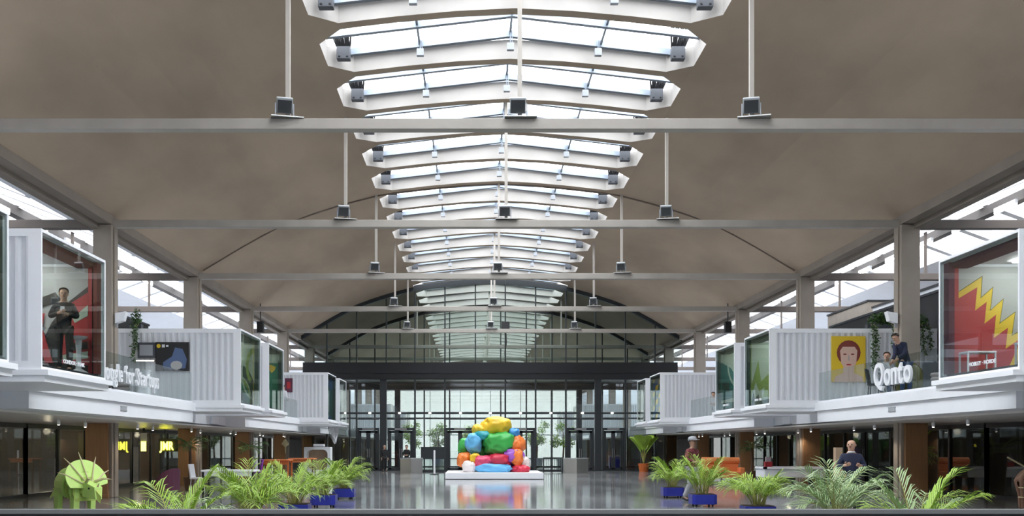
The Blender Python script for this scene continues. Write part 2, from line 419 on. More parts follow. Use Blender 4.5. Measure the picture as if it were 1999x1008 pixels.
# aisles either side
for s,side in ((-1,'left'),(1,'right')):
    mb=MB()
    prof=[(13.38,9.2),(14.5,9.5),(15.5,9.75)]
    for a,b in zip(prof,prof[1:]): mb.add([(s*a[0],Y0,a[1]),(s*b[0],Y0,b[1]),(s*b[0],Y1,b[1]),(s*a[0],Y1,a[1])],[(0,1,2,3)])
    prof=[(20.7,10.35),(24.1,9.3)]
    for a,b in zip(prof,prof[1:]): mb.add([(s*a[0],Y0,a[1]),(s*b[0],Y0,b[1]),(s*b[0],Y1,b[1]),(s*a[0],Y1,a[1])],[(0,1,2,3)])
    for f in fars:                             # white ribs between the aisle skylights
        mb.prism([(15.5,9.72),(18.9,11.05),(20.8,10.35),(20.8,10.9),(18.9,11.6),(15.5,10.27)], lambda a,b,d:(s*a,d,b), f, f+SK-OPEN)
    struct(mb.build('aisle_ceiling' if s<0 else 'aisle_roof',M['whitew']))
    mb=MB(); mb.add([(s*15.4,Y0,10.25),(s*18.9,Y0,11.65),(s*22.6,Y0,10.25),(s*22.6,Y1,10.25),(s*18.9,Y1,11.65),(s*15.4,Y1,10.25)],[(0,1,4,5),(1,2,3,4)])
    struct(mb.build('window_%d'%(NWIN+1+(s>0)),M['g_aisle']))
    mb=MB(); mb.box(s*18.75,s*19.1,Y0,Y1,10.6,10.95); struct(mb.build('gutter_beam',M['gutter']))
    mb=MB(); mb.box(s*24,s*24.2,Y0,Y1,2.4,9.5)
    for z in (4.3,5.2,6.1,7.0,7.9,8.8): mb.box(s*23.95,s*24.0,Y0,Y1,z,z+.05)
    struct(mb.build('wall_'+side,M['aislewall']))
    tb=None
    for k in range(9):
        y=27+SK*k
        mb=MB(); p=(s*18.55,y,10.35)
        if tb is None:
            tb=thing('tube_light','x','light',p)
            mb=MB(); mb.box(-.05,.05,-.75,.75,.1,.25); mb.build('housing',M['white'],tb)
            mb=MB(); mb.tube([(0,-.75,.06),(0,.75,.06)],.04,8); mb.build('tube',M['tube'],tb); KIDS.clear(); o=tb
        else: o=dup(tb,p)
        o['label']='lit tube light under the %s aisle gutter beam, %s along from the camera'%(side,ORD[k]); o['group']='tube lights under the aisle gutters'
# end walls
wf=sroot('wall_far',(0,Y1,0)); mb=MB(); mb.box(-24.2,-13,0,.2,0,14); mb.box(13,24.2,0,.2,0,14); mb.box(-13,13,0,.2,9,14); mb.build('end_wall',M['whitew'],wf)
mb=MB()
for k in range(14): mb.box(-13+2*k-.04,-13+2*k+.04,0,.15,0,9)
for z in (0,3.1,6.1): mb.box(-13,13,0,.12,z,z+.12)
mb.build('added_end_frame',M['grey'],wf); mb=MB(); mb.box(-13,13,.06,.08,0,9); mb.build('added_end_pane',M['g_end'],wf)  # glazing added at the far end so sky brightens the view through the screens
mb=MB(); mb.box(-24.2,24.2,Y0-.2,Y0,0,14); struct(mb.build('wall_near',M['whitew']))
mb=MB(); mb.box(-24.2,24.2,Y0-.2,Y1+.2,-.2,0); struct(mb.build('floor',M['floor']))

# ---------------------------------------------------------------- mezzanine slabs
for s,side in ((-1,'left'),(1,'right')):
    for k in range(-5,11):
        ya=B0+BAY*k; yb=ya+BAY
        bal = (k%2==0)                         # balcony bay or box bay
        if bal:
            mb=MB(); mb.box(s*10.5,s*24,ya-1.2,yb+1.2,2.46,2.83); o=struct(mb.build('balcony_slab',M['white']))
            mb=MB(); mb.box(s*10.42,s*24,ya-1.3,yb+1.3,2.835,3.1); struct(mb.build('balcony_floor',M['white']))
        else:
            mb=MB(); mb.box(s*11.3,s*24,ya+1.2,yb-1.2,2.5,3.0); struct(mb.build('mezzanine_slab',M['whitew']))
    mb=MB(); mb.box(s*11.2,s*24,Y0,Y1,2.40,2.455); struct(mb.build('soffit_ceiling',M['soffit']))

# ---------------------------------------------------------------- meeting boxes (white corrugated rooms with a glazed end)
def corrug(mb, x0,x1,y,dirn,z0,z1,p=.2,d=.065):
    n=max(1,int(round(abs(x1-x0)/p))); st=(x1-x0)/n; pts=[]
    for i in range(n):
        a=x0+st*i; pts+=[(a,y),(a+st*.3,y),(a+st*.45,y+d*dirn),(a+st*.85,y+d*dirn)]
    pts.append((x1,y))
    for (ax,ay),(bx,by) in zip(pts,pts[1:]):
        mb.add([(ax,ay,z0),(bx,by,z0),(bx,by,z1),(ax,ay,z1)],[(0,1,2,3)])
def text_mesh(body, size, depth, mbold=0):
    c=bpy.data.curves.new('lettering','FONT'); c.body=body; c.size=size; c.extrude=depth; c.offset=mbold; c.resolution_u=3
    o=bpy.data.objects.new('lettering',c); COL.objects.link(o)
    dg=bpy.context.evaluated_depsgraph_get(); me=bpy.data.meshes.new_from_object(o.evaluated_get(dg))
    bpy.data.objects.remove(o); bpy.data.curves.remove(c); return me
def letters(parent, body, size, depth, m, sx=1.0, gap=.06, bold=0, name='letter'):
    x=0; outs=[]
    for ch in body:
        if ch==' ': x+=size*.3*sx; continue
        me=text_mesh(ch,size,depth,bold)
        x0=min(v.co.x for v in me.vertices); x1=max(v.co.x for v in me.vertices)
        for v in me.vertices: v.co=Vector(((v.co.x-x0)*sx, -v.co.z, v.co.y))
        me.materials.append(m); o=bpy.data.objects.new(name,me); COL.objects.link(o); o.parent=parent; o.location=(x,0,0)
        x+=(x1-x0)*sx+gap*size; outs.append(o)
    return x
ZF,ZT=3.05,5.62
def meeting_box(s, y0, y1, label, mural, txt=None, lin='muraldark', group='white meeting boxes over the hall'):
    t=thing('meeting_box',label,'meeting room',(s*8.9,y0,ZF),0,group)
    xa,xb=8.9,14.55
    B=lambda name,mb,m,**k: mb.build(name,m,t,ab=True,**k)
    mb=MB()                                   # near and far corrugated sides
    corrug(mb,s*(xa+.22),s*(xb-.15),y0+.012,1,ZF+.14,ZT-.12); B('near_side_panel',mb,M['corr'])
    mb=MB(); mb.box(s*(xa+.05),s*(xb-.1),y1-.12,y1-.05,ZF+.1,ZT-.1); B('far_side_panel',mb,M['whitew'])
    mb=MB()
    for yy0,yy1 in ((y0,y0+.05),(y1-.05,y1)):
        mb.box(s*xa,s*(xa+.24),yy0,yy1,ZF,ZT); mb.box(s*(xb-.2),s*xb,yy0,yy1,ZF,ZT)
        mb.box(s*(xa+.24),s*(xb-.2),yy0,yy1,ZF,ZF+.16); mb.box(s*(xa+.24),s*(xb-.2),yy0,yy1,ZT-.14,ZT)
    mb.box(s*xa,s*(xa+.12),y0+.05,y1-.05,ZF,ZF+.06); mb.box(s*xa,s*(xa+.12),y0+.05,y1-.05,ZT-.055,ZT)
    B('frame',mb,M['white'])
    mb=MB(); mb.box(s*(xa+.12),s*(xb-.02),y0+.1,y1-.1,ZT-.1,ZT-.02); B('roof_panel',mb,M['whitew'])
    mb=MB(); mb.box(s*(xa+.12),s*(xb-.02),y0+.1,y1-.1,ZF,ZF+.12); B('floor_panel',mb,M['dgrey'])
    mb=MB(); mb.box(s*(xb-.1),s*(xb-.02),y0+.1,y1-.1,ZF+.1,ZT-.1); B('back_panel',mb,M['muralgrey'])
    mb=MB(); mb.box(s*(xa+.012),s*(xa+.026),y0+.05,y1-.05,ZF+.06,ZT-.055); B('glass_end',mb,M['g_box'])
    mb=MB(); mb.box(s*(xa-.14),s*(xb),y0-.04,y1+.04,ZF-.10,ZF); mb.box(s*(xa-.06),s*xb,y0,y1,ZF-.22,ZF-.10); B('base_ledge',mb,M['white'])
    mb=MB()
    for xx in (10.2,11.6): mb.box(s*xx,s*(xx+.12),y0+.5,y1-.5,ZT-.14,ZT-.1)
    B('added_light_bar',mb,M['box_fill'])  # light bars added so the murals inside do not go dark
    # mural on the inside of the far side: polygons in (u,v): u = metres inward from the glass, v = metres above the floor
    if mural:
        mb=MB(); mats=[]; d=0
        for m,poly in mural:
            mats.append(M[m]); mb.k=len(mats)-1
            yy=y1-.125-d; d+=.006
            pl=[(s*(xa+.1+u),ZF+.12+v) for u,v in poly]
            mb.prism(pl, lambda a,b,dd:(a,dd,b), yy-.005, yy)
        B('mural',mb,mats)
    mb=MB(); mb.box(s*(xa+.13),s*(xa+.55),y0+.12,y1-.12,ZT-.19,ZT-.10); mb.box(s*(xa+.05),s*(xa+.13),y1-.35,y1-.12,ZF+.13,ZT-.1); B('end_lining',mb,M[lin])
    if txt:
        # name lettering low on the glass
        e=bpy.data.objects.new('lettering',None); COL.objects.link(e); e.parent=t
        me=text_mesh(txt,.105,.004,.003)
        for v in me.vertices: v.co=Vector((v.co.x*1.25,-v.co.z,v.co.y))
        me.materials.append(M['whitec']); wd=max(v.co.x for v in me.vertices)
        bpy.data.objects.remove(e)
        o=bpy.data.objects.new('lettering',me); COL.objects.link(o); o.parent=t
        if s<0: o.rotation_euler=(0,0,PI/2); o.location=(s*xa+.01-t.location.x, (y1-y0)*.30, .2)
        else: o.rotation_euler=(0,0,-PI/2); o.location=(s*xa-.01-t.location.x, (y1-y0)*.42+wd*.5, .2)
    return t
FULL=lambda m:(m,[(0,0),(5.35,0),(5.35,2.3),(0,2.3)])
def arcband(m,cx,cz,r,wd,a0=0,a1=180,n=10):
    P=[]
    for i in range(n+1):
        a=math.radians(a0+(a1-a0)*i/n); P.append((max(0,cx+(r+wd)*math.cos(a)),min(2.3,max(0,cz+(r+wd)*math.sin(a)))))
    for i in range(n,-1,-1):
        a=math.radians(a0+(a1-a0)*i/n); P.append((max(0,cx+r*math.cos(a)),min(2.3,max(0,cz+r*math.sin(a)))))
    return (m,P)
redmural=[FULL('muralgrey'),('black',[(0,0),(.95,0),(1.25,.6),(1.0,1.1),(.7,1.5),(0,2.05)]),
  ('black',[(0,0),(.22,0),(.22,2.3),(0,2.3)]),
  ('red',[(.22,.2),(.85,.25),(.85,1.35),(.22,1.75)]),('muralpale',[(.22,1.25),(.5,1.1),(.55,1.2),(.22,1.48)]),('muralpale',[(.22,.35),(.75,.3),(.75,.42),(.22,.5)]),
  ('black',[(.22,.55),(.6,.5),(.62,.66),(.22,.7)]),
  ('black',[(.9,.3),(1.3,.3),(1.52,1.2),(1.3,1.6),(.9,1.75),(.8,1.6),(1.3,1.4),(1.3,1.1)]),('red',[(.95,.25),(1.12,.25),(1.35,1.0),(1.25,1.3),(1.12,1.3),(1.18,1.0)]),
  ('red',[(.12,0),(.2,0),(.2,2.3),(.12,2.3)])]
zig=[(.25,1.75),(.75,2.08),(.72,1.62),(.98,1.85),(.92,1.35),(1.2,1.6),(1.12,1.08),(1.45,1.32),(1.38,.82),(1.78,1.05),(1.4,0),(.25,0)]
zin=[(.25,1.62),(.65,1.86),(.6,1.36),(.85,1.55),(.8,1.08),(1.05,1.28),(1.0,.78),(1.3,1.0),(1.25,.55),(1.6,.8),(1.25,0),(.25,0)]
zigmural=[FULL('muralgrey'),('olive',[(a+.02,b+.03) for a,b in zig[:-2]]+[(1.43,0),(.25,0)]),('yellow',zig),('red',zin),('red',[(.16,0),(.25,0),(.25,2.3),(.16,2.3)]),
  ('plum',[(0,0),(.16,0),(.16,2.3),(0,2.3)])]
swirl=[FULL('muralpale'),arcband('muraldark',1.5,0,1.1,.4),arcband('muralolive',1.5,0,.9,.14),arcband('muralgreen',1.4,0,.55,.3),arcband('muraldark',1.3,0,.2,.3),
  arcband('muralolive',.2,1.4,.5,.2,-60,100),('muraldark',[(0,0),(.2,0),(.2,2.3),(0,2.3)]),('yellow',[(.26,0),(.29,0),(.29,2.3),(.26,2.3)]),arcband('muralpale',.2,1.2,.95,.1,-80,60)]
greenm=[FULL('muralgreen'),('muralpale',[(0,1.9),(5.35,1.9),(5.35,2.3),(0,2.3)]),('yellow',[(.4,1.75),(.9,1.85),(1.35,1.55),(1.2,1.3),(1.0,1.65),(.75,1.5),(.5,1.6)]),('muraldark',[(0,0),(.22,0),(.22,2.0),(0,2.0)])]
spikes=[FULL('muralpale'),('muralolive',[(.2,.6),(.75,1.65),(.95,.85),(1.7,1.25),(2.3,1.1),(2.2,.5),(1.5,.3),(.2,.3)]),('muralpale',[(.2,.2),(.55,.85),(.8,.5),(1.2,.65),(1.1,.3),(1.9,.2)]),
  ('muraldark',[(.2,0),(.4,.5),(.5,.2),(.75,.4),(.85,.15),(2.2,.3),(2.4,0)]),('muralolive',[(.18,0),(.24,0),(.24,2.3),(.18,2.3)]),('muraldark',[(0,0),(.15,0),(.15,2.3),(0,2.3)])]
tealm=[FULL('muralpale'),('teal',[(.0,0),(5.35,0),(5.35,.8),(1.6,1.2),(1.0,1.7),(.3,1.9),(0,1.9)]),arcband('muralpale',1.8,1.9,1.0,.1,180,270),('muraldark',[(.3,.8),(.9,.75),(.9,1.1),(.3,1.1)]),('muralpale',[(.2,.35),(1.8,.55),(1.8,.35),(.2,.25)]),('muraldark',[(0,0),(.15,0),(.15,2.3),(0,2.3)])]
bluem=[FULL('muralblue'),('teal',[(0,0),(.8,.3),(1.4,1.2),(.8,2.0),(0,1.5)])]
patch=[FULL('muralblue')]+[('yellow' if (i+j)%2 else 'teal',[(i*.4,j*.4),(i*.4+.3,j*.4+.1),(i*.4+.4,j*.4+.4),(i*.4+.05,j*.4+.3)]) for i in range(5) for j in range(6) if (i*3+j)%4]
def su(m,k): return [m[0]]+[(a,[(u*k,v) for u,v in p]) for a,p in m[1:]]
swirl=su(swirl,.46); greenm=su(greenm,.5); spikes=su(spikes,.5); tealm=su(tealm,.5); bluem=su(bluem,.5); patch=su(patch,.45)
spec=[(-1,13.8,17.0,'white meeting box cut by the left edge of the picture',redmural,None),
 (-1,18.27,21.45,'nearest full white meeting box on the left, red and black mural behind glass',redmural,'CONDOR · PUNK','brick'),
 (1,18.27,21.45,'nearest white meeting box on the right, red mural with yellow zigzag behind glass',zigmural,'HOBLEY · HORDE','plum'),
 (-1,33.8,36.95,'white corrugated meeting box with green swirling mural behind its glass end',swirl,None),
 (-1,38.4,41.4,'white meeting box with flat green mural and yellow spike behind glass',greenm,None),
 (1,33.8,36.95,'white corrugated meeting box with light green spiky mural behind glass',spikes,'ROYAL · TREK'),
 (1,38.4,41.4,'white meeting box with dark teal mural behind its glass end',tealm,'LUNAR · ROCK'),
 (-1,53.8,57.0,'far left white meeting box with blue wall behind its glass end',bluem,None),
 (-1,58.4,61.5,'farthest white meeting box on the left, beside the dark entrance screen',None,None),
 (1,53.8,57.0,'white meeting box with blue and yellow pattern behind its glass end',patch,None),
 (1,58.4,61.5,'farthest white meeting box on the right, beside the dark entrance screen',None,None)]
for a in spec: meeting_box(*a)
for s,side in ((-1,'left'),(1,'right')):
    for k,y in enumerate((93.8,98.4,113.8,118.4)):
        meeting_box(s,y,y+3.1,'pale meeting box far beyond the glass screen on the %s, %s one back'%(side,ORD[k]),None)
# white square panels on the recessed slab edges under the boxes
pn=None
for s,side in ((-1,'left'),(1,'right')):
    for k,y in enumerate((35.0,39.5,55.5,60.0)):
        if pn is None:
            pn=thing('wall_panel','x','panel'); mb=MB(); mb.box(-.04,.04,-.5,.5,0,.42); mb.build('face_plate',M['white'],pn); mb=MB(); mb.box(-.05,.05,-.52,.52,-.015,0); mb.build('bottom_lip',M['mgrey'],pn); KIDS.clear(); o=pn
        else: o=dup(pn)
        o.location=(s*11.26,y,2.53); o['label']='white square panel under the %s meeting boxes, %s one along from the camera'%(side,ORD[k]); o['group']='white panels under the meeting boxes'

# ---------------------------------------------------------------- balcony balustrades, signs, plates
for s,side in ((-1,'left'),(1,'right')):
    for k,(ya,yb) in enumerate(((21.6,33.6),(41.6,53.6))):
        t=thing('glass_balustrade','clear glass balustrade along the %s %s balcony edge'%(('near','far')[k],side),'balustrade',(s*10.5,ya,3.1),0,'glass balustrades on the balconies')
        n=8; st=(yb-ya)/n
        for i in range(n):
            mb=MB(); mb.box(-.008,.008,st*i+.02,st*(i+1)-.02,.02,1.0); mb.build('glass_pane',M['g_clear'],t)
        mb=MB(); mb.box(-.03,.03,0,yb-ya,0,.06); mb.build('bottom_rail',M['white'],t)
def sign(name,label,body,size,loc,rz,sx,gap,bold):
    t=thing(name,label,'sign',loc,rz); L=letters(t,body,size,.035,M['white'],sx,gap,bold); return t,L
tt,Lm=sign('tmp','x','oogle for Startups',.66,(0,0,0),0,1,.09,.007)
tg,Lg=sign('tmp','x','G',.66,(0,0,0),0,1,.09,.007)
for t_ in (tt,tg):
    for c in list(COL.objects):
        if c.parent==t_: bpy.data.objects.remove(c)
    bpy.data.objects.remove(t_)
GP=17*.09*.66; SX=(4.3-GP)/(Lm-GP-.09*.66)
sign('balcony_sign','white letters along the left near balcony glass, first letter hidden','Google for Startups',.66,(-10.41,25.5-(Lg-.06)*SX-.06,3.36),PI/2,SX,.09,.007)
sign('balcony_sign','short white lettering on the right near balcony glass','Qonto',.92,(10.41,28.7,3.36),-PI/2,.92,.06,.02)
for s,nm,y in ((-1,'left',27.1),(1,'right',27.7)):
    t=thing('sign_plate','small grey plate on the %s white balcony edge'%nm,'plate',(s*10.49,y,2.62)); mb=MB(); mb.box(-.01,.01,-.22,.22,0,.1); mb.build('plate_face',M['mgrey'],t)
    mb=MB(); mb.box(-.012,.012,-.24,.24,-.015,0); mb.box(-.012,.012,-.24,.24,.1,.115); mb.build('plate_rim',M['grey'],t)

# upper storey cabins inside the aisles
def cabin(name,label,s,x0,x1,y0,y1,z1,m,z0=3.1):
    t=thing(name,label,'cabin',(s*x0,y0,z0)); 
    mb=MB(); mb.box(s*x0,s*x1,y0,y1,z0,z1-.08); mb.build('cabin_body',m,t,ab=True)
    mb=MB(); mb.box(s*(x0-.05),s*(x1+.05),y0-.05,y1+.05,z1-.08,z1); mb.build('roof_trim',M['cladding'] if m!=M['cladding'] else M['dgrey'],t,ab=True)
cabin('office_cabin','dark grey clad cabin behind the left near balcony',-1,15.2,17.4,23,43.6,6.95,M['cladding'])
cabin('office_cabin','small dark cabin further back in the left aisle',-1,15.2,17.4,46.2,49.5,6.9,M['cladding'])
cabin('office_cabin','pale cabin above the dark one in the left aisle',-1,18.0,20,30,41,8.3,M['whitew'])
cabin('office_cabin','long dark grey clad cabin behind the right near balcony',1,14.66,17.2,21.8,44.3,6.95,M['cladding'])
cabin('office_cabin','long white cabin above the dark one in the right aisle',1,17.6,20,22,47,8.2,M['whitew'])
cabin('office_cabin','beige block at the end of the white cabin in the right aisle',1,17.6,20,47.6,53,8.6,M['column'])
cabin('office_cabin','small dark cabin behind the third right column',1,14.6,16.5,49,53,7.3,M['cladding'])
# railings and frames on the upper aisle level, seen through between columns
for s,side in ((-1,'left'),(1,'right')):
    t=thing('aisle_railing','thin grey railing on the upper level of the %s aisle'%side,'railing',(s*21,36,3.1)); mb=MB()
    for z in (3.6,4.7,5.6): mb.box(s*20.97,s*21.03,36,66,z,z+.06)
    mb.build('rail',M['grey'],t,ab=True)
    for k in range(16):
        mb=MB(); mb.box(s*20.96,s*21.04,36+2*k-.03,36+2*k+.03,3.1,5.66); mb.build('post',M['grey'],t,ab=True)

# ---------------------------------------------------------------- the glass screen across the hall
DW=67.7; ZB0,ZB1=6.14,7.3
def screen(D, nm, upper=True, gl='g_low', gu='g_up'):
    t=sroot(nm,(0,D,0))
    mb=MB(); mb.box(-12.6,12.6,-.25,.25,ZB0,ZB1); mb.box(-12.6,12.6,-.32,-.25,ZB0+.05,ZB0+.12); mb.box(-12.6,12.6,-.30,-.25,ZB0+.42,ZB0+.47); mb.build('band_panel',M['band'],t)
    XM=[-11,-9,-7.2,-5.07,-3.05,-1.0,1.02,3.06,5.1,7.26,9.1,11.1]
    for x in XM:
        h=.22 if abs(abs(x)-7.2)<.1 else .055
        mb=MB(); mb.box(x-h,x+h,-.12,.12,0,ZB0); mb.build('mullion',M['dark'],t)
    mb=MB(); mb.box(-12.6,12.6,-.08,.08,3.82,3.95); mb.box(-12.6,12.6,-.08,.08,0,.09); mb.build('transom',M['dark'],t)
    E=[-12.6]+XM+[12.6]
    for a,b in zip(E,E[1:]):
        mb=MB(); mb.box(a,b,-.01,.01,.05,ZB0); mb.build('pane',M[gl],t)
    if upper:
        XU=[-11,-9,-7,-5.07,-3.05,-1.0,1.02,3.06,5.1,7.1,9.1,11.1]
        for x in XU:
            if abs(x)<12: mb=MB(); mb.box(x-.045,x+.045,-.1,.1,ZB1,zc(x)-.1); mb.build('upper_mullion',M['dark'],t)
        xs=[-12.9+25.8*i/40 for i in range(41)]
        mb=MB()
        for a,b in zip(xs,xs[1:]):
            lo=ZB1; mb.add([(a,0,lo),(b,0,lo),(b,0,max(lo,zc(b))),(a,0,max(lo,zc(a)))],[(0,1,2,3)])
        mb.build('upper_pane',M[gu],t)
        mb=MB()
        for a,b in zip(xs,xs[1:]):
            za,zb=zc(a),zc(b); th=.26
            mb.add([(a,-.2,za-th),(b,-.2,zb-th),(b,-.2,zb+.1),(a,-.2,za+.1),(a,.2,za-th),(b,.2,zb-th),(b,.2,zb+.1),(a,.2,za+.1)],[(0,1,2,3),(0,4,5,1),(4,7,6,5)])
        mb.build('arch_frame',M['dark'],t)
    return t
screen(DW,'wall_screen')
screen(80.0,'wall_inner_screen',True,'g_clear','g_up')
mb=MB(); mb.box(-12.6,12.6,DW+.25,79.7,ZB0+.5,ZB1-.1); struct(mb.build('lobby_ceiling',M['band']))
# doors in the screen
dn=0
for a,b,leafs in ((-9,-7.42,1),(-6.98,-5.07,1),(-3.05,-1.0,2),(1.02,3.06,2),(5.1,7.04,1),(7.48,9.1,1)):
    dn+=1; t=sroot('door_%d'%dn,((a+b)/2,DW-.02,0)); hw=(b-a)/2-.06
    mb=MB(); mb.box(-hw,hw,-.08,.06,2.74,2.9); mb.box(-hw,-hw+.12,-.08,.06,0,2.74); mb.box(hw-.12,hw,-.08,.06,0,2.74); mb.box(-hw,hw,-.06,.06,3.45,3.52); mb.build('door_frame',M['dark'],t)
    sp=[(-hw+.12,hw-.12)] if leafs==1 and False else [(-hw+.12,0),(0,hw-.12)]
    for x0,x1 in sp:
        mb=MB(); mb.box(x0,x0+.14,-.05,.03,.03,2.7); mb.box(x1-.14,x1,-.05,.03,.03,2.7); mb.box(x0,x1,-.05,.03,.03,.2); mb.box(x0,x1,-.05,.03,2.55,2.7); mb.build('door_leaf',M['dark'],t)
    mb=MB(); mb.tube([(-.06,-.1,.9),(-.06,-.1,1.5)],.02,6); mb.tube([(.06,-.1,.9),(.06,-.1,1.5)],.02,6); mb.build('door_handle',M['steel'],t)
    mb=MB(); mb.box(-.4,.4,-.14,-.08,2.78,2.86); mb.build('door_closer',M['steel'],t)
# small round lights on the transom
lt=None
for k,x in enumerate((-10,-8.1,-6.1,-4.06,-2.0,0.0,2.04,4.08,6.2,8.2,10.1)):
    if lt is None:
        lt=thing('transom_light','x','light'); mb=MB(); mb.ball((0,0,0),(.09,.07,.06)); mb.build('diffuser',M['lamp'],lt,smooth=True)
        mb=MB(); mb.box(-.05,.05,.03,.1,-.05,.05); mb.build('mount',M['dark'],lt); KIDS.clear(); o=lt
    else: o=dup(lt)
    o.location=(x,DW-.18,3.89); o['label']='small bright light on the entrance screen transom, %s from the left'%ORD[k]; o['group']='lights along the entrance screen'

# ---------------------------------------------------------------- shop fronts under the mezzanine
wn=NWIN+3
for s,side in ((-1,'left'),(1,'right')):
    for k in range(-1,5):
        ya=B0+BAY*k; t=sroot('window_%d'%wn,(s*15.6,ya,0)); wn+=1
        for i in range(4):
            mb=MB(); mb.box(-.01,.01,BAY*i/4+.06,BAY*(i+1)/4-.06,.1,2.4); mb.build('pane',M['g_shop'],t)
        for i in range(5):
            mb=MB(); mb.box(-.06,.06,BAY*i/4-.06,BAY*i/4+.06,0,2.4); mb.build('window_frame',M['dark'],t)
        mb=MB(); mb.box(-.06,.06,0,BAY,0,.1); mb.box(-.06,.06,0,BAY,2.25,2.4); mb.build('window_rail',M['dark'],t)
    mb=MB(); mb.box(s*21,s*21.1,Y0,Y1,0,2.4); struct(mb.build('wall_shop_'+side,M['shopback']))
    # timber cladding round the lower columns
    cl=None
    for k in range(-2,6):
        y=B0+BAY*k
        mb=MB(); mb.box(s*-.22,s*.5,-.42,.42,0,2.39); mb.box(s*-.24,s*.52,-.44,.44,0,.1)
        o=struct(mb.build('column_cladding_panel',M['wood'],bevel=.01)); o.location=(s*13,y,0)
mb=MB(); 
for k in range(5): mb.box(-17.2,-17.1,22.8+2*k,24.75+2*k,0.0,2.38)
struct(mb.build('wall_timber',M['beige']))
for s,side,pw in ((-1,'left',130),(1,'right',10)):  # unseen lamps added to brighten the dark shop interiors
    for k in range(5):
        y=B0+BAY*k+5
        t=thing('added_shop_lamp','round warm lamp added to light the %s shop, %s one back'%(side,ORD[k]),'lamp',(s*17.0,y,2.40),0,'lamps added to light the shops')
        mb=MB(); mb.lathe([(.16,-.05),(.17,0)],16); mb.build('lamp_body',M['white'],t); mb=MB(); mb.lathe([(.14,-.06),(.14,-.05)],16); mb.build('diffuser',M['lamp'],t)
        ld=bpy.data.lights.new('shop_glow','POINT'); ld.energy=pw; ld.color=(1,.8,.6); ld.shadow_soft_size=.12; lo=bpy.data.objects.new('shop_glow',ld); COL.objects.link(lo); lo.parent=t; lo.location=(0,0,-.2)
# little spotlights under the soffit
sp=None
for s,side in ((-1,'left'),(1,'right')):
    for k in range(12):
        y=26.5+3.1*k
        if sp is None:
            sp=thing('spotlight','x','spotlight'); mb=MB(); mb.lathe([(.035,0),(.045,.02),(.045,.12),(.02,.14)],10,(0,0,-.18)); mb.build('lamp_can',M['white'],sp,smooth=False)
            mb=MB(); mb.lathe([(.03,0),(.03,.012)],10,(0,0,-.19)); mb.build('bulb',M['lamp'],sp); ld=bpy.data.lights.new('spot_beam','SPOT'); ld.energy=14; ld.color=(1,.85,.68); ld.spot_size=2.3; ld.spot_blend=.8; ld.shadow_soft_size=.04; lo=bpy.data.objects.new('spot_beam',ld); COL.objects.link(lo); lo.parent=sp; lo.location=(0,0,-.21); mb=MB(); mb.tube([(0,0,-.05),(0,0,0)],.012,6); mb.build('rod',M['white'],sp); KIDS.clear(); o=sp
        else: o=dup(sp)
        o.location=(s*(12.0+.5*(k%2)),y,2.40); o['label']='small white spotlight under the %s mezzanine, %s along from the camera'%(side,ORD[k]); o['group']='spotlights under the mezzanine'
# ---------------------------------------------------------------- potted palms
def frond_mesh(L, arch, seed, droop=.35, n=17, wl=.56):
    rnd=random.Random(seed); mb=MB(); P=[]
    for i in range(n+1):
        t=i/n; a=arch*t*t*1.25
        P.append((t,a))
    pts=[Vector((0,0,0))]; ang=math.radians(78)
    for i in range(n):
        th=ang-arch*(i/n)**1.2*1.9
        pts.append(pts[-1]+Vector((math.cos(th)*L/n,0,math.sin(th)*L/n)))
    mb.k=1; mb.tube(pts[::2]+[pts[-1]],[.012*(1-.75*i/(n/2+1)) for i in range(len(pts[::2])+1)],5)
    mb.k=0
    for i in range(int(n*.28),n+1):
        t=i/n; p=pts[i]; tg=(pts[min(i+1,n)]-pts[max(i-1,0)]).normalized()
        ln=wl*L*(math.sin(PI*min(1,(t-.2)/.8*.8+.18))**.7*.85+.2)*(1+rnd.uniform(-.12,.12)); wd=.017*L+.006
        for sd in (-1,1):
            d=(tg*.85+Vector((0,sd,0))*.62+Vector((0,0,.34-droop*.3+rnd.uniform(-.28,.28)))).normalized()
            side=d.cross(Vector((0,0,1))).normalized()*wd*.5
            q0=p; q1=p+d*ln*.5+Vector((0,0,-.06*ln*droop*2)); q2=p+d*ln+Vector((0,0,-droop*ln*(.6+rnd.random()*.5)))
            up=Vector((0,0,wd*.25))
            mb.add([q0-side*.5,q0+side*.5,q1+side,q1+up,q1-side,q2],[(0,1,3,4),(1,2,3),(2,5,3),(3,5,4)])
    me_o=mb.build('frond',[M['leaf'],M['stem']]); return me_o
FR=[]
for i in range(8):
    arch=(.35,.55,.8,1.0,.25,.7,.9,.45)[i]
    o=frond_mesh(1.0,arch,i,droop=(.35,.5,.6,.3,.4,.7,.45,.55)[i]); o.data.name='frond_%d'%i; FR.append(o.data); bpy.data.objects.remove(o)
FRB=[]
for me in FR:
    m2=me.copy(); m2.materials[0]=M['leafb']; FRB.append(m2)
FRD=[]
for me in FR:
    m2=me.copy(); m2.materials[0]=M['leafd']; FRD.append(m2)
def fronds(t, z, L, n, seed, pool, lean0=0, lean1=.7, spread=.1):
    rnd=random.Random(seed)
    for i in range(n):
        o=bpy.data.objects.new('frond',pool[rnd.randrange(len(pool))]); COL.objects.link(o); o.parent=t
        az=2*PI*i/n*2.4+rnd.uniform(-.3,.3); r=rnd.uniform(0,spread)
        o.location=(r*math.cos(az),r*math.sin(az),z); o.rotation_euler=(rnd.uniform(-.15,.15), lean0+(lean1-lean0)*((i+.5)/n)+rnd.uniform(-.08,.08), az)
        k=L*(1-.25*(i/n))*rnd.uniform(.85,1.1); o.scale=(k,k,k)
pot0=None
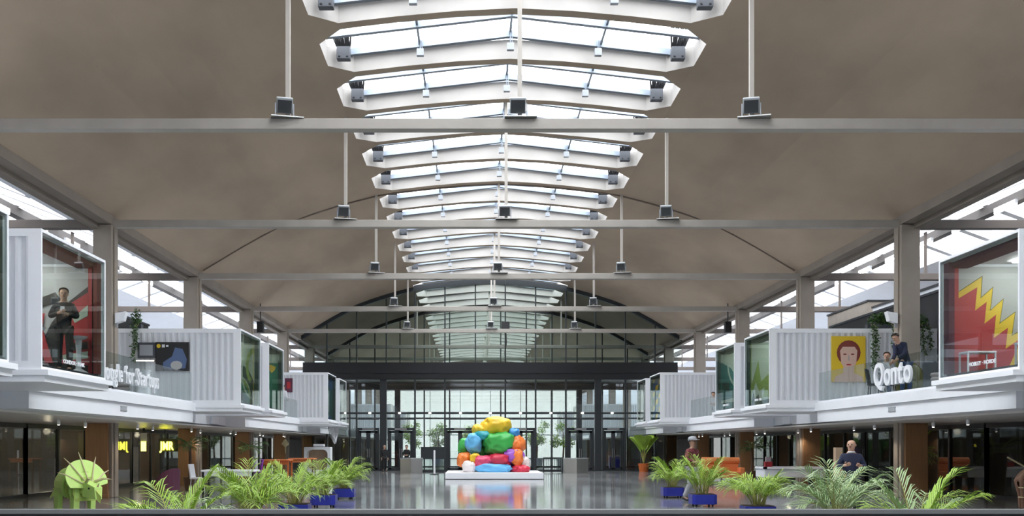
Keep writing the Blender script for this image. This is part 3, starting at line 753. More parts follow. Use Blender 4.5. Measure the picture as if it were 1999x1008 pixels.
def potted_palm(label,x,y,L,n,seed,pool=None,hz=.33,pot=True,lean1=.42):
    t=thing('potted_palm',label,'palm',(x,y,0),0,'potted palms along the hall floor')
    r=.34; c=.09
    poly=[(-r+c,-r),(r-c,-r),(r,-r+c),(r,r-c),(r-c,r),(-r+c,r),(-r,r-c),(-r,-r+c)]
    mb=MB(); mb.prism(poly,lambda a,b,d:(a,b,d),.06,hz); p=mb.build('pot',M['blue'],t,bevel=.012)
    mb=MB(); mb.prism([(a*.93,b*.93) for a,b in poly],lambda a,b,d:(a,b,d),hz-.0,hz+.012); mb.build('soil',M['soil'],p)
    for sx in (-1,1):
        for sy in (-1,1):
            mb=MB(); mb.tube([(sx*.22-.02,sy*.22,.035),(sx*.22+.02,sy*.22,.035)],.035,10); mb.box(sx*.22-.03,sx*.22+.03,sy*.22-.03,sy*.22+.03,.045,.065); mb.build('caster',M['black'],p)
    rnd=random.Random(seed+50)
    for k in range(7):
        a=rnd.uniform(0,6.28); rr=rnd.uniform(.04,.16); h=rnd.uniform(.2,.42)
        mb=MB(); mb.tube([(rr*math.cos(a),rr*math.sin(a),hz),(rr*1.25*math.cos(a),rr*1.25*math.sin(a),hz+h*.5),(rr*1.6*math.cos(a),rr*1.6*math.sin(a),hz+h)],[.02,.016,.012],6); mb.build('stem',M['stem'],t)
    fronds(t,hz+.03,L,n,seed,pool or FR,-.08,lean1,.14)
    return t
PX=-5.13
potted_palm('palm in a blue wheeled pot, farthest of the row on the left',PX,31.6,1.0,26,1)
potted_palm('palm in a blue wheeled pot, second from the far end on the left',PX,27.4,.92,26,2)
potted_palm('palm in a blue pot cut by the grey rail, middle of the left row',PX,23.0,.98,24,3)
potted_palm('tall spreading palm, second nearest of the left row',PX-.1,18.9,1.1,28,4)
potted_palm('low wide palm nearest the camera on the left',PX,13.9,.98,24,5,FR[:5]+FRB[5:],lean1=.7)
potted_palm('palm in a blue wheeled pot, farthest of the row on the right',5.36,32.4,1.02,22,6)
potted_palm('palm with upright fronds in a blue pot beside the capped man',5.27,27.7,1.1,22,7)
potted_palm('bushy palm with one long arching frond, middle of the right row',5.27,22.3,1.0,28,8)
potted_palm('grey green palm, second nearest of the right row',5.27,17.5,1.15,24,9,FRB)
potted_palm('low spreading palm nearest the camera on the right',5.2,14.1,1.0,24,10,FR[:4]+FRB[4:],lean1=.7)
def tall_palm(label,x,y,h,L,seed,pot_h=.5,z0=0):
    t=thing('tall_palm',label,'palm',(x,y,z0),0)
    mb=MB(); mb.lathe([(.16,0),(.24,pot_h*.9),(.26,pot_h),(.22,pot_h)],14); mb.build('pot',M['darkwood'],t)
    mb=MB(); mb.tube([(0,0,pot_h),(.03,0,h*.6),(0,0,h)],[.07,.06,.05],8); mb.build('trunk',M['darkwood'],t)
    fronds(t,h-.05,L,15,seed,FRD,.3,1.25,.04)
tall_palm('tall dark palm behind the purple chair on the left',-11.3,46,1.55,.8,21)
tall_palm('tall dark palm by the left shop glass above the white table',-11.7,37.6,1.7,.75,22)
tall_palm('tall dark palm beside the orange sofa on the right',12.1,47.6,1.6,.8,23)
t=thing('urn_palm','green palm in a tall brown tapered urn by the right column','palm',(14.2,34.6,0))
mb=MB(); mb.lathe([(.2,0),(.22,.1),(.34,1.35),(.38,1.42),(.33,1.42)],18); mb.build('urn',M['darkwood'],t,smooth=False); fronds(t,1.4,.85,14,31,FR[:4],.1,1.2,.05)
# broad leaved plant by the screen
t=thing('banana_plant','large broad leaved green plant by the right end of the entrance screen','plant',(9.9,65.0,0)); t.scale=(1.4,1.4,1.35)
mb=MB(); mb.lathe([(.2,0),(.26,.4),(.23,.4)],14); mb.build('pot',M['orange'],t)
for k in range(9):
    a=k*2.39; h=1.1+.12*(k%4); mb=MB(); c,sn=math.cos(a),math.sin(a)
    P=[(0,.0),(.1,.25),(.2,.55),(.27,.85),(.2,1.15),(0,1.35)]
    L_=[];R_=[];Cn=[]
    for w_,l in P:
        out=.12+l*.45; z=.5+h*.35+l*.85-.35*l*l*.6
        base=Vector((c*out,sn*out,z)); sd=Vector((-sn,c,0))*w_
        L_.append(base+sd+Vector((0,0,.06*w_/.27)));R_.append(base-sd+Vector((0,0,.06*w_/.27)));Cn.append(base)
    n=len(P); mb.add(L_+Cn+R_,[(i,i+1,n+i+1,n+i) for i in range(n-1)]+[(n+i,n+i+1,2*n+i+1,2*n+i) for i in range(n-1)]); mb.build('leaf_blade',M['leaf'],t)
    mb=MB(); mb.tube([(0,0,.4),Cn[0]],[.03,.02],6); mb.build('stalk',M['stem'],t)
# trailing plants on the box roofs
def leafclump(mb,c,r,n,rnd,size=.09):
    for _ in range(n):
        v=Vector((rnd.gauss(0,1),rnd.gauss(0,1),rnd.gauss(0,1))); v.normalize(); p=Vector(c)+Vector((v.x*r[0],v.y*r[1],v.z*r[2]))*rnd.random()**.5
        d=Vector((rnd.uniform(-1,1),rnd.uniform(-1,1),rnd.uniform(-.8,.3))).normalized()*size*rnd.uniform(.6,1.3)
        e=d.cross(Vector((rnd.uniform(-1,1),rnd.uniform(-1,1),1))).normalized()*size*.35
        mb.add([p,p+d*.5+e,p+d,p+d*.5-e],[(0,1,2,3)])
def trailing(label,x,y,w,drops,seed,h=.25):
    rnd=random.Random(seed); t=thing('trailing_plant',label,'plant',(x,y,ZT+.005)); 
    mb=MB(); mb.box(-w/2,w/2,-.12,.12,0,.16); mb.build('planter_box',M['dgrey'],t)
    mb=MB(); leafclump(mb,(0,0,.16+h*.5),(w/2,.16,h),int(800*w),rnd); tag(mb.build('foliage',M['leafd'],t),kind='stuff')
    for xx,ln in drops:
        mb=MB(); mb.tube([(xx,-.13,.16),(xx,-.33,.05),(xx+.03,-.36,-ln)],.008,5); mb.k=1
        for j in range(int(ln*20)):
            leafclump(mb,(xx+rnd.uniform(-.07,.07),-.38,.05-ln*j/(ln*20)),(.07,.03,.06),7,rnd,.08)
        mb.build('trailing_vine',[M['stem'],M['leafd']],t)
trailing('leafy plant with long trailing vine on the right box roof near the yellow poster',12.85,34.05,1.2,((-.5,1.35),(-.4,1.5),(.2,.8)),1,.3)
trailing('leafy plant hanging over the right box roof beyond the column',14.05,34.05,.6,((-.2,.7),(0,.95),(.2,.8)),2)
trailing('small trailing plant on the left box roof above the dark screen',-12.5,34.05,.4,((.05,1.2),(.12,.8)),3,.4)
# trees beyond the screens
for k,(x,y) in enumerate(((-4.2,86),(-1.6,92),(4.5,90),(6.6,87),(-6.8,90))):
    rnd=random.Random(60+k); t=thing('indoor_tree','green tree beyond the glass screens, %s from the left'%ORD[[1,2,3,4,0][k]],'tree',(x,y,0))
    mb=MB(); mb.lathe([(.5,0),(.55,.6),(.5,.6)],14); mb.build('pot',M['mgrey'],t)
    mb=MB(); mb.tube([(0,0,.6),(.05,0,1.6),(0,0,2.9)],[.08,.07,.04],8); mb.build('trunk',M['darkwood'],t)
    mb=MB()
    for q in range(10): leafclump(mb,(rnd.uniform(-.8,.8),rnd.uniform(-.8,.8),2.6+rnd.uniform(-.8,1.0)),(.5,.5,.4),110,rnd,.18)
    tag(mb.build('foliage',M['leaf'],t),kind='stuff')

# ---------------------------------------------------------------- heap of coloured lumps on a white plinth
t=thing('plinth','low white plinth under the heap of coloured lumps','plinth',(-.05,52.4,0))
mb=MB(); mb.box(-2.45,2.45,-2.4,2.4,.03,.33); mb.build('plinth_body',M['white'],t,bevel=.01)
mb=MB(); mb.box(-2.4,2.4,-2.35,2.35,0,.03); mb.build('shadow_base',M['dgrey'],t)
CC={'yellow':(.80,.52,.03),'orange':(.85,.22,.04),'green':(.05,.42,.08),'blue':(.05,.28,.68),'sky':(.14,.47,.78),'teal':(.02,.33,.38),'red':(.62,.03,.07),'pink':(.72,.07,.16),'purple':(.34,.10,.55),'white':(.78,.72,.70)}
CM={k:mat(k+'_lump_paint',v,.42,var=.05,scale=2,bump=.1) for k,v in CC.items()}
t=thing('lump_sculpture','heap of large rounded lumps in bright mixed colours on the white plinth','sculpture',(.1,52.3,.33))
SC=52.3/FP
def lump(px,py,rx,rz,dy,ry,c,seed,lab):
    bm=bmesh.new(); bmesh.ops.create_icosphere(bm,subdivisions=4,radius=1)
    o3=Vector((seed*3.1,seed*1.7,seed*.9))
    for v in bm.verts:
        n=v.co.normalized(); cell=noise.voronoi(n*1.25+o3)[0]; k=1+.24*noise.noise(n*1.3+o3)+.13*noise.noise(n*2.9+o3)+.04*noise.noise(n*7+o3)+.12*(cell[1]-cell[0]-.35)-.10*math.exp(-((noise.noise(n*2.1+o3*2))/.06)**2)
        q=n*k
        q=Vector([math.copysign(abs(a)**.82,a) for a in q])
        v.co=Vector((q.x*rx*SC,q.y*ry,q.z*rz*SC))
    for f in bm.faces: f.smooth=True
    zl=max(1.65+(872-py)*SC-.33, rz*SC*.72)
    for v in bm.verts: v.co.z=max(v.co.z,-zl+.002)
    me=bpy.data.meshes.new('lump'); bm.to_mesh(me); bm.free(); me.materials.append(CM[c])
    o=bpy.data.objects.new('lump',me); COL.objects.link(o); o.parent=t
    z=max(1.65+(872-py)*SC-.33, rz*SC*.72)
    o.location=((px-928)*SC-1-.1, dy, z); o['label']=lab
for i,a in enumerate([(969,833,31,20,0,.75,'yellow','big yellow lump at the top'),(938,843,16,14,-.1,.5,'yellow','yellow lump at upper left'),(1003,846,11,10,-.2,.4,'blue','small blue lump at upper right'),
 (943,851,18,10,-.35,.5,'teal','teal lump below the yellow'),(924,866,17,19,-.5,.5,'sky','blue lump at the left shoulder'),(972,866,32,24,-.35,.8,'green','big green lump in the middle'),(908,872,13,17,.1,.5,'green','green lump at far left'),
 (1008,868,17,17,-.25,.55,'orange','orange lump at the right'),(996,890,22,15,-.6,.55,'purple','purple lump at lower right'),(1008,893,12,17,-.75,.4,'orange','orange drip at lower right'),(972,899,24,14,-.8,.6,'red','red lump at the centre bottom'),
 (943,903,19,15,-.9,.5,'pink','pink lump at lower left'),(927,895,11,10,-.8,.4,'yellow','small yellow lump at lower left'),(907,898,15,15,-.3,.6,'orange','orange lump at far lower left'),(917,912,14,13,-1.0,.45,'white','white lump at lower left'),
 (963,917,36,10,-1.05,.55,'sky','pale blue lump along the bottom'),(1024,908,11,16,-.3,.5,'white','white lump at far right'),(1015,919,18,8,-.8,.5,'red','red lump at the bottom right'),
 (960,880,45,40,.75,.9,'green','green lump behind'),(1000,900,30,25,.9,.8,'purple','purple lump behind')]):
    lump(*a[:6],a[6],i+1,a[7])

# ---------------------------------------------------------------- cut-board dinosaur
t=thing('dinosaur_figure','lime green three-horned dinosaur figure of flat cut boards','figure',(-10.75,24.75,0),math.radians(57))
def plate(name,poly,y,th,m,tilt=0,piv=0,lab=None):
    mb=MB(); c,sn=math.cos(tilt),math.sin(tilt)
    mb.prism(poly,lambda a,b,d:(a,y+d*c+(b-piv)*sn,piv+(b-piv)*c-d*sn),-th/2,th/2); return mb.build(name,m,t,bevel=.004)
def half(w,z0,z1,n=12):
    return [(-w*.8,z0)]+[(-w*math.cos(PI*i/n)*1.0, z0+.18+(z1-z0-.18)*math.sin(PI*i/n)**.8) for i in range(n+1)]+[(w*.8,z0)]
mb=MB(); prof=[(.26,.34,.95),(.36,.36,1.12),(.38,.38,1.16)]
ysec=[.72,.5,.22]
rings=[]
for (w_,z0,z1),yy in zip([(.22,.5,.98),(.34,.46,1.12),(.37,.45,1.18)],ysec): rings.append([(a,yy,b) for a,b in half(w_,z0,z1)])
n=len(rings[0])
vs=sum(rings,[]); fs=[tuple(range(n)),tuple(range(2*n,3*n))[::-1]]
for j in range(2):
    for i in range(n): fs.append((j*n+i,(j+1)*n+i,(j+1)*n+(i+1)%n,j*n+(i+1)%n))
mb.add(vs,fs); mb.build('hind_body',M['lime'],t)
for k,yy in enumerate((.14,.03,-.08,-.19)):
    plate('rib_board',half(.42-.025*k,.40-.03*k,1.19-.05*k),yy,.035,M['lime'] if k%2==0 else M['limed'])
mb=MB(); mb.box(-.17,.17,-.3,.25,.5,.9); mb.build('spine_board',M['limed'],t)
for sx in (-1,1):
    for yy,nm in ((.52,'h'),(-.12,'f')):
        mb=MB(); x=sx*.24
        mb.prism([(-.11,.62),(.1,.62),(.085,.3),(.06,.1),(.09,0),(-.1,0),(-.07,.1),(-.08,.3)],lambda a,b,d:(x+d,yy+a,b),-.07,.07); mb.build('leg',M['lime'],t,bevel=.006)
fr=[(-.12,.62)]+[(.58*math.cos(math.radians(a)),.86+.52*math.sin(math.radians(a))) for a in range(205,-26,-11)]+[(.12,.62)]
plate('neck_frill',fr,-.33,.03,M['lime'],math.radians(24),.7)
for a in (165,128,92,55,18):
    ca,sa=math.cos(math.radians(a)),math.sin(math.radians(a)); b0=Vector((.1*ca,-.385,.70+.05*sa)); bm_=Vector((.57*ca,-.27+.19*sa,.84+.48*sa)); b1=Vector((.76*ca,-.24+.26*sa,.85+.66*sa))
    mb=MB(); mb.tube([b0,bm_,b1],[.016,.02,.006],5); mb.build('frill_spike',M['pale'],t)
mb=MB(); hv=[(-.17,-.3,.82),(.17,-.3,.82),(.15,-.3,.42),(-.15,-.3,.42),(-.12,-.72,.66),(.12,-.72,.66),(.09,-.74,.36),(-.09,-.74,.36)]
mb.add(hv,[(0,1,2,3),(4,7,6,5),(0,4,5,1),(1,5,6,2),(2,6,7,3),(3,7,4,0)]); mb.build('head',M['lime'],t,bevel=.015)
mb=MB(); mb.add([(-.09,-.72,.6),(.09,-.72,.6),(.07,-.72,.36),(-.07,-.72,.36),(0,-.84,.42),(0,-.80,.26)],[(0,1,4),(1,2,5,4),(0,4,5,3),(2,3,5),(0,3,2,1)]); mb.build('beak',M['limed'],t)
for sx in (-1,1):
    mb=MB(); mb.tube([(sx*.12,-.42,.78),(sx*.22,-.62,.86),(sx*.30,-.86,.84)],[.045,.03,.006],6); mb.build('brow_horn',M['pale'],t)
    mb=MB(); mb.ball((sx*.14,-.55,.63),.025,8,6); mb.build('eye',M['black'],t)
mb=MB(); mb.tube([(0,-.68,.64),(0,-.76,.76)],[.035,.006],6); mb.build('nose_horn',M['pale'],t)
mb=MB(); mb.tube([(0,.66,.72),(0,.95,.52),(0,1.2,.36)],[.12,.07,.015],8); mb.build('tail',M['lime'],t)

# ---------------------------------------------------------------- people
def skinmesh(V,E,R_,root,sub=2):
    me=bpy.data.meshes.new('tmp'); me.from_pydata(V,E,[]); o=bpy.data.objects.new('tmp',me); COL.objects.link(o)
    md=o.modifiers.new('skin','SKIN'); md.use_smooth_shade=True
    for i,r in enumerate(R_):
        sv=me.skin_vertices[0].data[i]; sv.radius=r if isinstance(r,tuple) else (r,r); sv.use_root=(i==root)
    s2=o.modifiers.new('sub','SUBSURF'); s2.levels=sub; s2.render_levels=sub
    dg=bpy.context.evaluated_depsgraph_get(); out=bpy.data.meshes.new_from_object(o.evaluated_get(dg))
    bpy.data.objects.remove(o); bpy.data.meshes.remove(me); return out
def mesh_obj(me,name,m,parent):
    me.name=name; me.materials.clear(); me.materials.append(m); o=bpy.data.objects.new(name,me); COL.objects.link(o); o.parent=parent
    for p in me.polygons: p.use_smooth=True
    return o
STAND=dict(pel=(0,0,.95),wai=(0,0,1.10),che=(0,0,1.32),nek=(0,0,1.46),chin=(0,-.015,1.535),hed=(0,-.01,1.64),top=(0,0,1.715),
  shL=(.165,0,1.375),elL=(.215,.02,1.11),wrL=(.215,-.05,.87),shR=(-.165,0,1.375),elR=(-.22,.02,1.12),wrR=(-.22,-.05,.88),
  hiL=(.09,0,.88),knL=(.10,-.02,.49),anL=(.10,.02,.09),toL=(.11,-.15,.04),hiR=(-.09,0,.88),knR=(-.10,-.02,.49),anR=(-.10,.02,.09),toR=(-.11,-.15,.04),
  haL=None,haR=None)
def person(label,loc,rotz,pose,top,legs,skin='skin',hair='hair',scale=1.0,hairstyle='short',collar=None,shoe='black',hat=None,phone=None):
    J=dict(STAND); J.update(pose); J={k:Vector(v) if v else None for k,v in J.items()}
    t=thing('person',label,'person',loc,rotz); t.scale=(scale,)*3
    for q in 'LR':
        if J['ha'+q] is None:
            d=(J['wr'+q]-J['el'+q]).normalized(); J['ha'+q]=J['wr'+q]+d*.085
    order=['pel','wai','che','nek','chin','hed','top','shL','elL','wrL','haL','shR','elR','wrR','haR','hiL','knL','anL','toL','hiR','knR','anR','toR']
    ix={k:i for i,k in enumerate(order)}; E=[('pel','wai'),('wai','che'),('che','nek'),('nek','chin'),('chin','hed'),('hed','top'),('che','shL'),('shL','elL'),('elL','wrL'),('wrL','haL'),('che','shR'),('shR','elR'),('elR','wrR'),('wrR','haR'),('pel','hiL'),('hiL','knL'),('knL','anL'),('anL','toL'),('pel','hiR'),('hiR','knR'),('knR','anR'),('anR','toR')]
    RR=dict(pel=(.13,.10),wai=(.12,.09),che=(.14,.10),nek=.052,chin=(.07,.082),hed=(.098,.115),top=(.07,.085),sh=.06,el=.042,wr=.03,ha=(.04,.02),hi=.085,kn=.058,an=.04,to=.035)
    me=skinmesh([J[k] for k in order],[(ix[a],ix[b]) for a,b in E],[RR.get(k,RR.get(k[:2])) for k in order],0)
    # fingers joined into the body mesh
    bm=bmesh.new(); bm.from_mesh(me)
    mb=MB(); mb.smooth=True
    for q,sg in (('L',1),('R',-1)):
        d=(J['ha'+q]-J['wr'+q]).normalized(); sd=d.cross(Vector((0,1,0)));
        if sd.length<.2: sd=d.cross(Vector((1,0,0)))
        sd.normalize(); pn=d.cross(sd).normalized()
        for k,ln in enumerate((.062,.075,.07,.055)):
            b=J['ha'+q]+sd*(.027-.018*k)+d*.01; mb.tube([b-d*.02,b+d*ln*.5-pn*.004,b+d*ln*.85-pn*.022,b+d*ln-pn*.036],[.0095,.009,.0085,.006],6)
        b=J['wr'+q]+d*.03+sd*.03; mb.tube([b,b+sd*.028+d*.025,b+sd*.032+d*.06],[.012,.011,.008],6)
    m2=bpy.data.meshes.new('f'); m2.from_pydata(mb.v,[],mb.f); bm.from_mesh(m2); bm.to_mesh(me); bm.free(); bpy.data.meshes.remove(m2)
    body=mesh_obj(me,'body',M[skin],t)
    def cloth(keys,edges,rad,root,name,m):
        i2={k:i for i,k in enumerate(keys)}
        return mesh_obj(skinmesh([J[k] for k in keys],[(i2[a],i2[b]) for a,b in edges],[rad.get(k,rad.get(k[:2])) for k in keys],root),name,m,t)
    J['hem']=J['pel']+(J['pel']-J['wai'])*.5
    for q in 'LR': J['cu'+q]=J['wr'+q]+(J['el'+q]-J['wr'+q])*.08; J['ht'+q]=J['an'+q]+Vector((0,0,.0))
    J['col']=J['che']+(J['nek']-J['che'])*.92
    cloth(['hem','wai','che','col','shL','elL','cuL','shR','elR','cuR'],[('hem','wai'),('wai','che'),('che','col'),('che','shL'),('shL','elL'),('elL','cuL'),('che','shR'),('shR','elR'),('elR','cuR')],
      dict(hem=(.165,.13),wai=(.155,.12),che=(.17,.13),col=(.068,.068),sh=.076,el=.06,cu=.05),1,'jacket' if top!='whitec' else 'shirt',M[top])
    cloth(['pel','hiL','knL','htL','hiR','knR','htR'],[('pel','hiL'),('hiL','knL'),('knL','htL'),('pel','hiR'),('hiR','knR'),('knR','htR')],dict(pel=(.15,.12),hi=.105,kn=.078,ht=.062),0,'trousers',M[legs])
    for q in 'LR':
        a=J['an'+q]; o_=J['to'+q]; mb=MB(); mb.tube([a+Vector((0,.05,-.045)),a+Vector((0,0,-.03)),(a+o_)/2+Vector((0,0,-.02)),o_+Vector((0,-.03,-.005))],[.035,.048,.046,.03],10,(1,.9)); mb.build('shoe',M[shoe],t,smooth=True)
    f=(J['hed']-J['chin']); up=(J['top']-J['chin']).normalized(); fw=Vector(pose.get('look',(0,-1,0))); fw=(fw-up*fw.dot(up)).normalized(); rt=fw.cross(up).normalized()
    hc=J['hed']-up*.012
    mb=MB(); mb.smooth=True
    if hairstyle!='bald':
        for k in range(1):
            mb.ball((0,0,0),(.100,.117,.088),14,9)
        lo=-.012; vs=[]
        for v in mb.v:
            x,y,z=v
            if y<-.03: z=max(z,.035+(-y-.03)*.4)
            z=max(z,lo-(.06 if y>.02 else 0))
            vs.append(hc+rt*x-fw*y+up*(z+.034))
        mb.v=[tuple(p) for p in vs]; mb.build('hair',M[hair],t,smooth=True)
    for sx in (-1,1):
        mb=MB(); mb.ball(hc+rt*sx*.034+fw*.090-up*.01,.011,8,6); mb.build('eye',M['black'],t,smooth=True)
        mb=MB(); mb.ball(hc+rt*sx*.087-fw*.01-up*.02,(.011,.02,.028),8,6); mb.build('ear',M[skin],t,smooth=True)
    mb=MB(); mb.tube([hc+fw*.086-up*.005,hc+fw*.112-up*.042,hc+fw*.092-up*.05],[.01,.016,.012],7); mb.build('nose',M[skin],t,smooth=True)
    mb=MB(); mb.tube([hc+fw*.083+rt*-.024-up*.075,hc+fw*.093-up*.077,hc+fw*.083+rt*.024-up*.075],[.004,.007,.004],6); mb.build('mouth',M['maroon'],t)
    if collar:
        mb=MB(); c0=J['col']; mb.tube([c0+Vector((.06*math.cos(a),.06*math.sin(a),.02)) for a in [2*PI*i/12 for i in range(13)]],.018,6); mb.build('shirt_collar',M[collar],t)
    if hat:
        mb=MB(); mb.smooth=True; pr=[(.120,.0),(.117,.05),(.095,.1),(.03,.122)]
        mb.lathe(pr,14,(0,0,0)); mb.box(-.07,.07,-.2,-.08,.0,.014)
        mb.v=[tuple(hc+rt*x-fw*y*-1*-1+up*(z+.03)) for x,y,z in mb.v]; mb.build('cap',M[hat],t)
    if phone:
        p=(J['haL']+J['haR'])/2 if phone=='both' else J['haR']; mb=MB(); mb.box(p.x-.04,p.x+.04,p.y-.02,p.y-.008,p.z-.02,p.z+.12); mb.build('phone',M['whitec'],t)
    return t
person('man in black looking at a phone inside the left glass meeting box',(-9.5,20.75,3.18),math.radians(15),
  dict(chin=(0,-.04,1.55),hed=(0,-.05,1.64),top=(0,-.03,1.72),look=(.1,-1,-.35),elL=(.27,-.04,1.14),wrL=(.08,-.25,1.18),elR=(-.27,-.04,1.14),wrR=(-.06,-.26,1.2),knL=(.12,-.08,.5)),'blackc','blackc',phone='both')
person('man in a navy jacket leaning over at the right balcony railing',(10.98,28.3,3.1),0,
  dict(pel=(.16,0,.95),wai=(.11,0,1.10),che=(.0,-.02,1.34),nek=(-.09,-.05,1.48),chin=(-.14,-.08,1.54),hed=(-.18,-.10,1.63),top=(-.20,-.10,1.70),look=(-.8,-.4,-.5),
   shL=(.15,-.0,1.42),elL=(.03,-.2,1.14),wrL=(-.2,-.25,.98),shR=(-.12,.05,1.42),elR=(-.2,-.12,1.12),wrR=(-.32,-.22,.95),hiL=(.24,0,.88),knL=(.26,-.02,.48),anL=(.26,.02,.09),toL=(.22,-.14,.04),hiR=(.08,0,.88),knR=(.06,-.02,.48),anR=(.06,.02,.09),toR=(.0,-.14,.04)),'navy','denim')
SIT=dict(pel=(0,0,.50),wai=(0,0,.64),che=(0,-.02,.86),nek=(0,-.03,1.01),chin=(0,-.05,1.10),hed=(0,-.05,1.19),top=(0,-.04,1.27),shL=(.16,-.02,.94),elL=(.21,-.05,.70),wrL=(.1,-.24,.68),shR=(-.16,-.02,.94),elR=(-.21,-.05,.70),wrR=(-.1,-.24,.68),
  hiL=(.09,-.04,.48),knL=(.10,-.42,.48),anL=(.10,-.40,.09),toL=(.10,-.55,.04),hiR=(-.09,-.04,.48),knR=(-.10,-.42,.48),anR=(-.10,-.40,.09),toR=(-.10,-.55,.04))
def chair(name,label,loc,rz,seatm,legm,w=.48,sh=.45,bh=.45,cat='chair',group=None):
    t=thing(name,label,cat,loc,rz,group)
    mb=MB(); mb.box(-w/2,w/2,-w/2,w/2,sh-.06,sh); mb.build('seat',M[seatm],t,bevel=.02)
    mb=MB(); mb.prism([(w/2-.06,sh),(w/2,sh),(w/2+.08,sh+bh),(w/2+.02,sh+bh)],lambda a,b,d:(d,a,b),-w/2,w/2); mb.build('backrest',M[seatm],t,bevel=.02)
    for sx in (-1,1):
        for sy in (-1,1):
            mb=MB(); mb.tube([(sx*w*.4,sy*w*.4,sh-.06),(sx*w*.47,sy*w*.47,0)],.014,6); mb.build('leg',M[legm],t)
    return t
chair('dining_chair','dark chair with pink seat edge behind the first letter on the right balcony',(11.15,30.4,3.1),math.radians(60),'dgrey','black')
chair('dining_chair','dark chair under the seated person on the right balcony',(10.98,29.2,3.1),math.radians(-30),'black','black',sh=.37)
person('seated person in a light grey top beside the leaning man',(10.98,29.2,3.1),math.radians(-30),SIT,'greyc','denim',hair='hairb')
person('bald man in a dark navy sweater and white collar among the right palms',(7.05,21.5,0),math.radians(-12),
  dict(elL=(.26,-.03,1.15),wrL=(.14,-.27,1.19),elR=(-.26,-.03,1.15),wrR=(-.16,-.27,1.20),look=(-.45,-1,0)),'navy','blackc',hairstyle='bald',collar='whitec',scale=1.04)
person('man in a grey cap and dark patterned jacket behind the right blue pots',(5.48,30.0,0),math.radians(35),
  dict(knL=(.12,-.16,.5),anL=(.13,-.22,.09),toL=(.14,-.38,.04),anR=(-.1,.2,.12),toR=(-.1,.06,.04),elR=(-.28,-.04,1.14),wrR=(-.2,-.25,1.08)),'maroon','greyc',hat='greyc',scale=1.1,skin='skinb')
person('person in a white shirt on the far left balcony by a dark picture',(-10.95,52.0,3.1),math.radians(150),dict(wrR=(-.1,-.24,1.0),wrL=(.1,-.24,1.0)),'whitec','greyc',skin='skinb',hair='hair')
person('person in black standing at the left thick post of the entrance screen',(-7.0,66.3,0),math.radians(20),dict(),'blackc','blackc',hair='greyc')
person('person in dark clothes standing behind the left reception desk',(-5.35,63.6,0),math.radians(-10),dict(wrR=(-.1,-.24,1.1),wrL=(.1,-.24,1.1)),'blackc','blackc')
chair('dining_chair','white chair on the far right balcony beside the meeting box',(11.0,50.6,3.1),math.radians(-20),'white','white',sh=.37)
person('seated dark haired person in white on the far right balcony',(11.0,50.6,3.1),math.radians(-20),SIT,'whitec','whitec',hair='hair')

# ---------------------------------------------------------------- balcony furniture and pictures
def stool(label,loc,h,group=None):
    t=thing('bar_stool',label,'stool',loc,0,group)
    mb=MB(); mb.lathe([(.04,h-.08),(.15,h-.05),(.19,h),(.17,h)],16); mb.build('seat',M['white'],t,smooth=False)
    mb=MB(); mb.lathe([(.2,0),(.19,.03),(.06,.1),(.045,h*.5),(.07,h-.07)],16); mb.build('pedestal',M['white'],t)
stool('white bar stool just right of the man in the left meeting box',(-9.33,21.08,3.18),.78); stool('white bar stool near the camera end of the left meeting box',(-9.45,19.3,3.18),.76)
def low_stool(label,loc):
    t=thing('low_stool',label,'stool',loc); mb=MB(); mb.box(-.3,.3,-.2,.2,.40,.44); mb.build('seat',M['white'],t,bevel=.01)
    for sx in (-1,1):
        for sy in (-1,1):
            mb=MB(); mb.box(sx*.28-.015,sx*.28+.015,sy*.18-.015,sy*.18+.015,0,.40); mb.build('leg',M['white'],t)
low_stool('white low stool by the red wall in the right meeting box',(9.45,20.9,3.18)); low_stool('white low stool at the camera end of the right meeting box',(9.55,18.9,3.18))
def tub(name,label,loc,rz,m,w=.8,h=.85,cat='armchair'):
    t=thing(name,label,cat,loc,rz); mb=MB(); mb.box(-w*.36,w*.36,-w*.42,w*.3,.2,.44); mb.build('seat',M[m],t,bevel=.05)
    n=12; P=[]
    mb=MB(); r0,r1=w*.42,w*.5
    for i in range(n):
        a0=PI*(-.08+1.16*i/n); a1=PI*(-.08+1.16*(i+1)/n)
        mb.add([(r0*math.cos(a0),r0*math.sin(a0)*.9,.15),(r1*math.cos(a0),r1*math.sin(a0)*.9,.15),(r1*math.cos(a1),r1*math.sin(a1)*.9,.15),(r0*math.cos(a1),r0*math.sin(a1)*.9,.15)]+
          [(r*1.04*math.cos(a),r*1.04*math.sin(a)*.9,.55+(h-.55)*math.sin(max(0,min(PI,a)))**.6) for r,a in ((r0,a0),(r1,a0),(r1,a1),(r0,a1))],[(0,3,2,1),(4,5,6,7),(0,1,5,4),(1,2,6,5),(2,3,7,6),(3,0,4,7)])
    mb.build('backrest',M[m],t,smooth=False)
    for sx in (-1,1):
        for sy in (-1,1): mb=MB(); mb.tube([(sx*w*.3,sy*w*.28,.2),(sx*w*.34,sy*w*.32,0)],.02,6); mb.build('leg',M['black'],t)
    return t
tub('high_armchair','olive high-backed armchair on the right near balcony',(11.85,29.5,3.1),math.radians(20),'olive',.95,1.15)
tub('tub_chair','dark tub chair beside the striped basket on the right balcony',(11.45,27.1,3.1),math.radians(120),'dgrey',.7,.85)
tub('tub_chair','dark tub chair at the left near balcony edge',(-11.0,26.9,3.1),math.radians(-150),'black',.75,.62)
def basket(label,loc):
    t=thing('basket',label,'basket',loc)
    for k in range(4):
        mb=MB(); mb.lathe([(.24+.01*k,.11*k),(.28+.01*k,.11*k+.05),(.25+.01*k,.11*k+.10)],16); mb.build('woven_band',M['stripe'],t,smooth=True)
    mb=MB(); mb.lathe([(.23,.44),(.23,.45)],16); mb.build('lid',M['dgrey'],t)
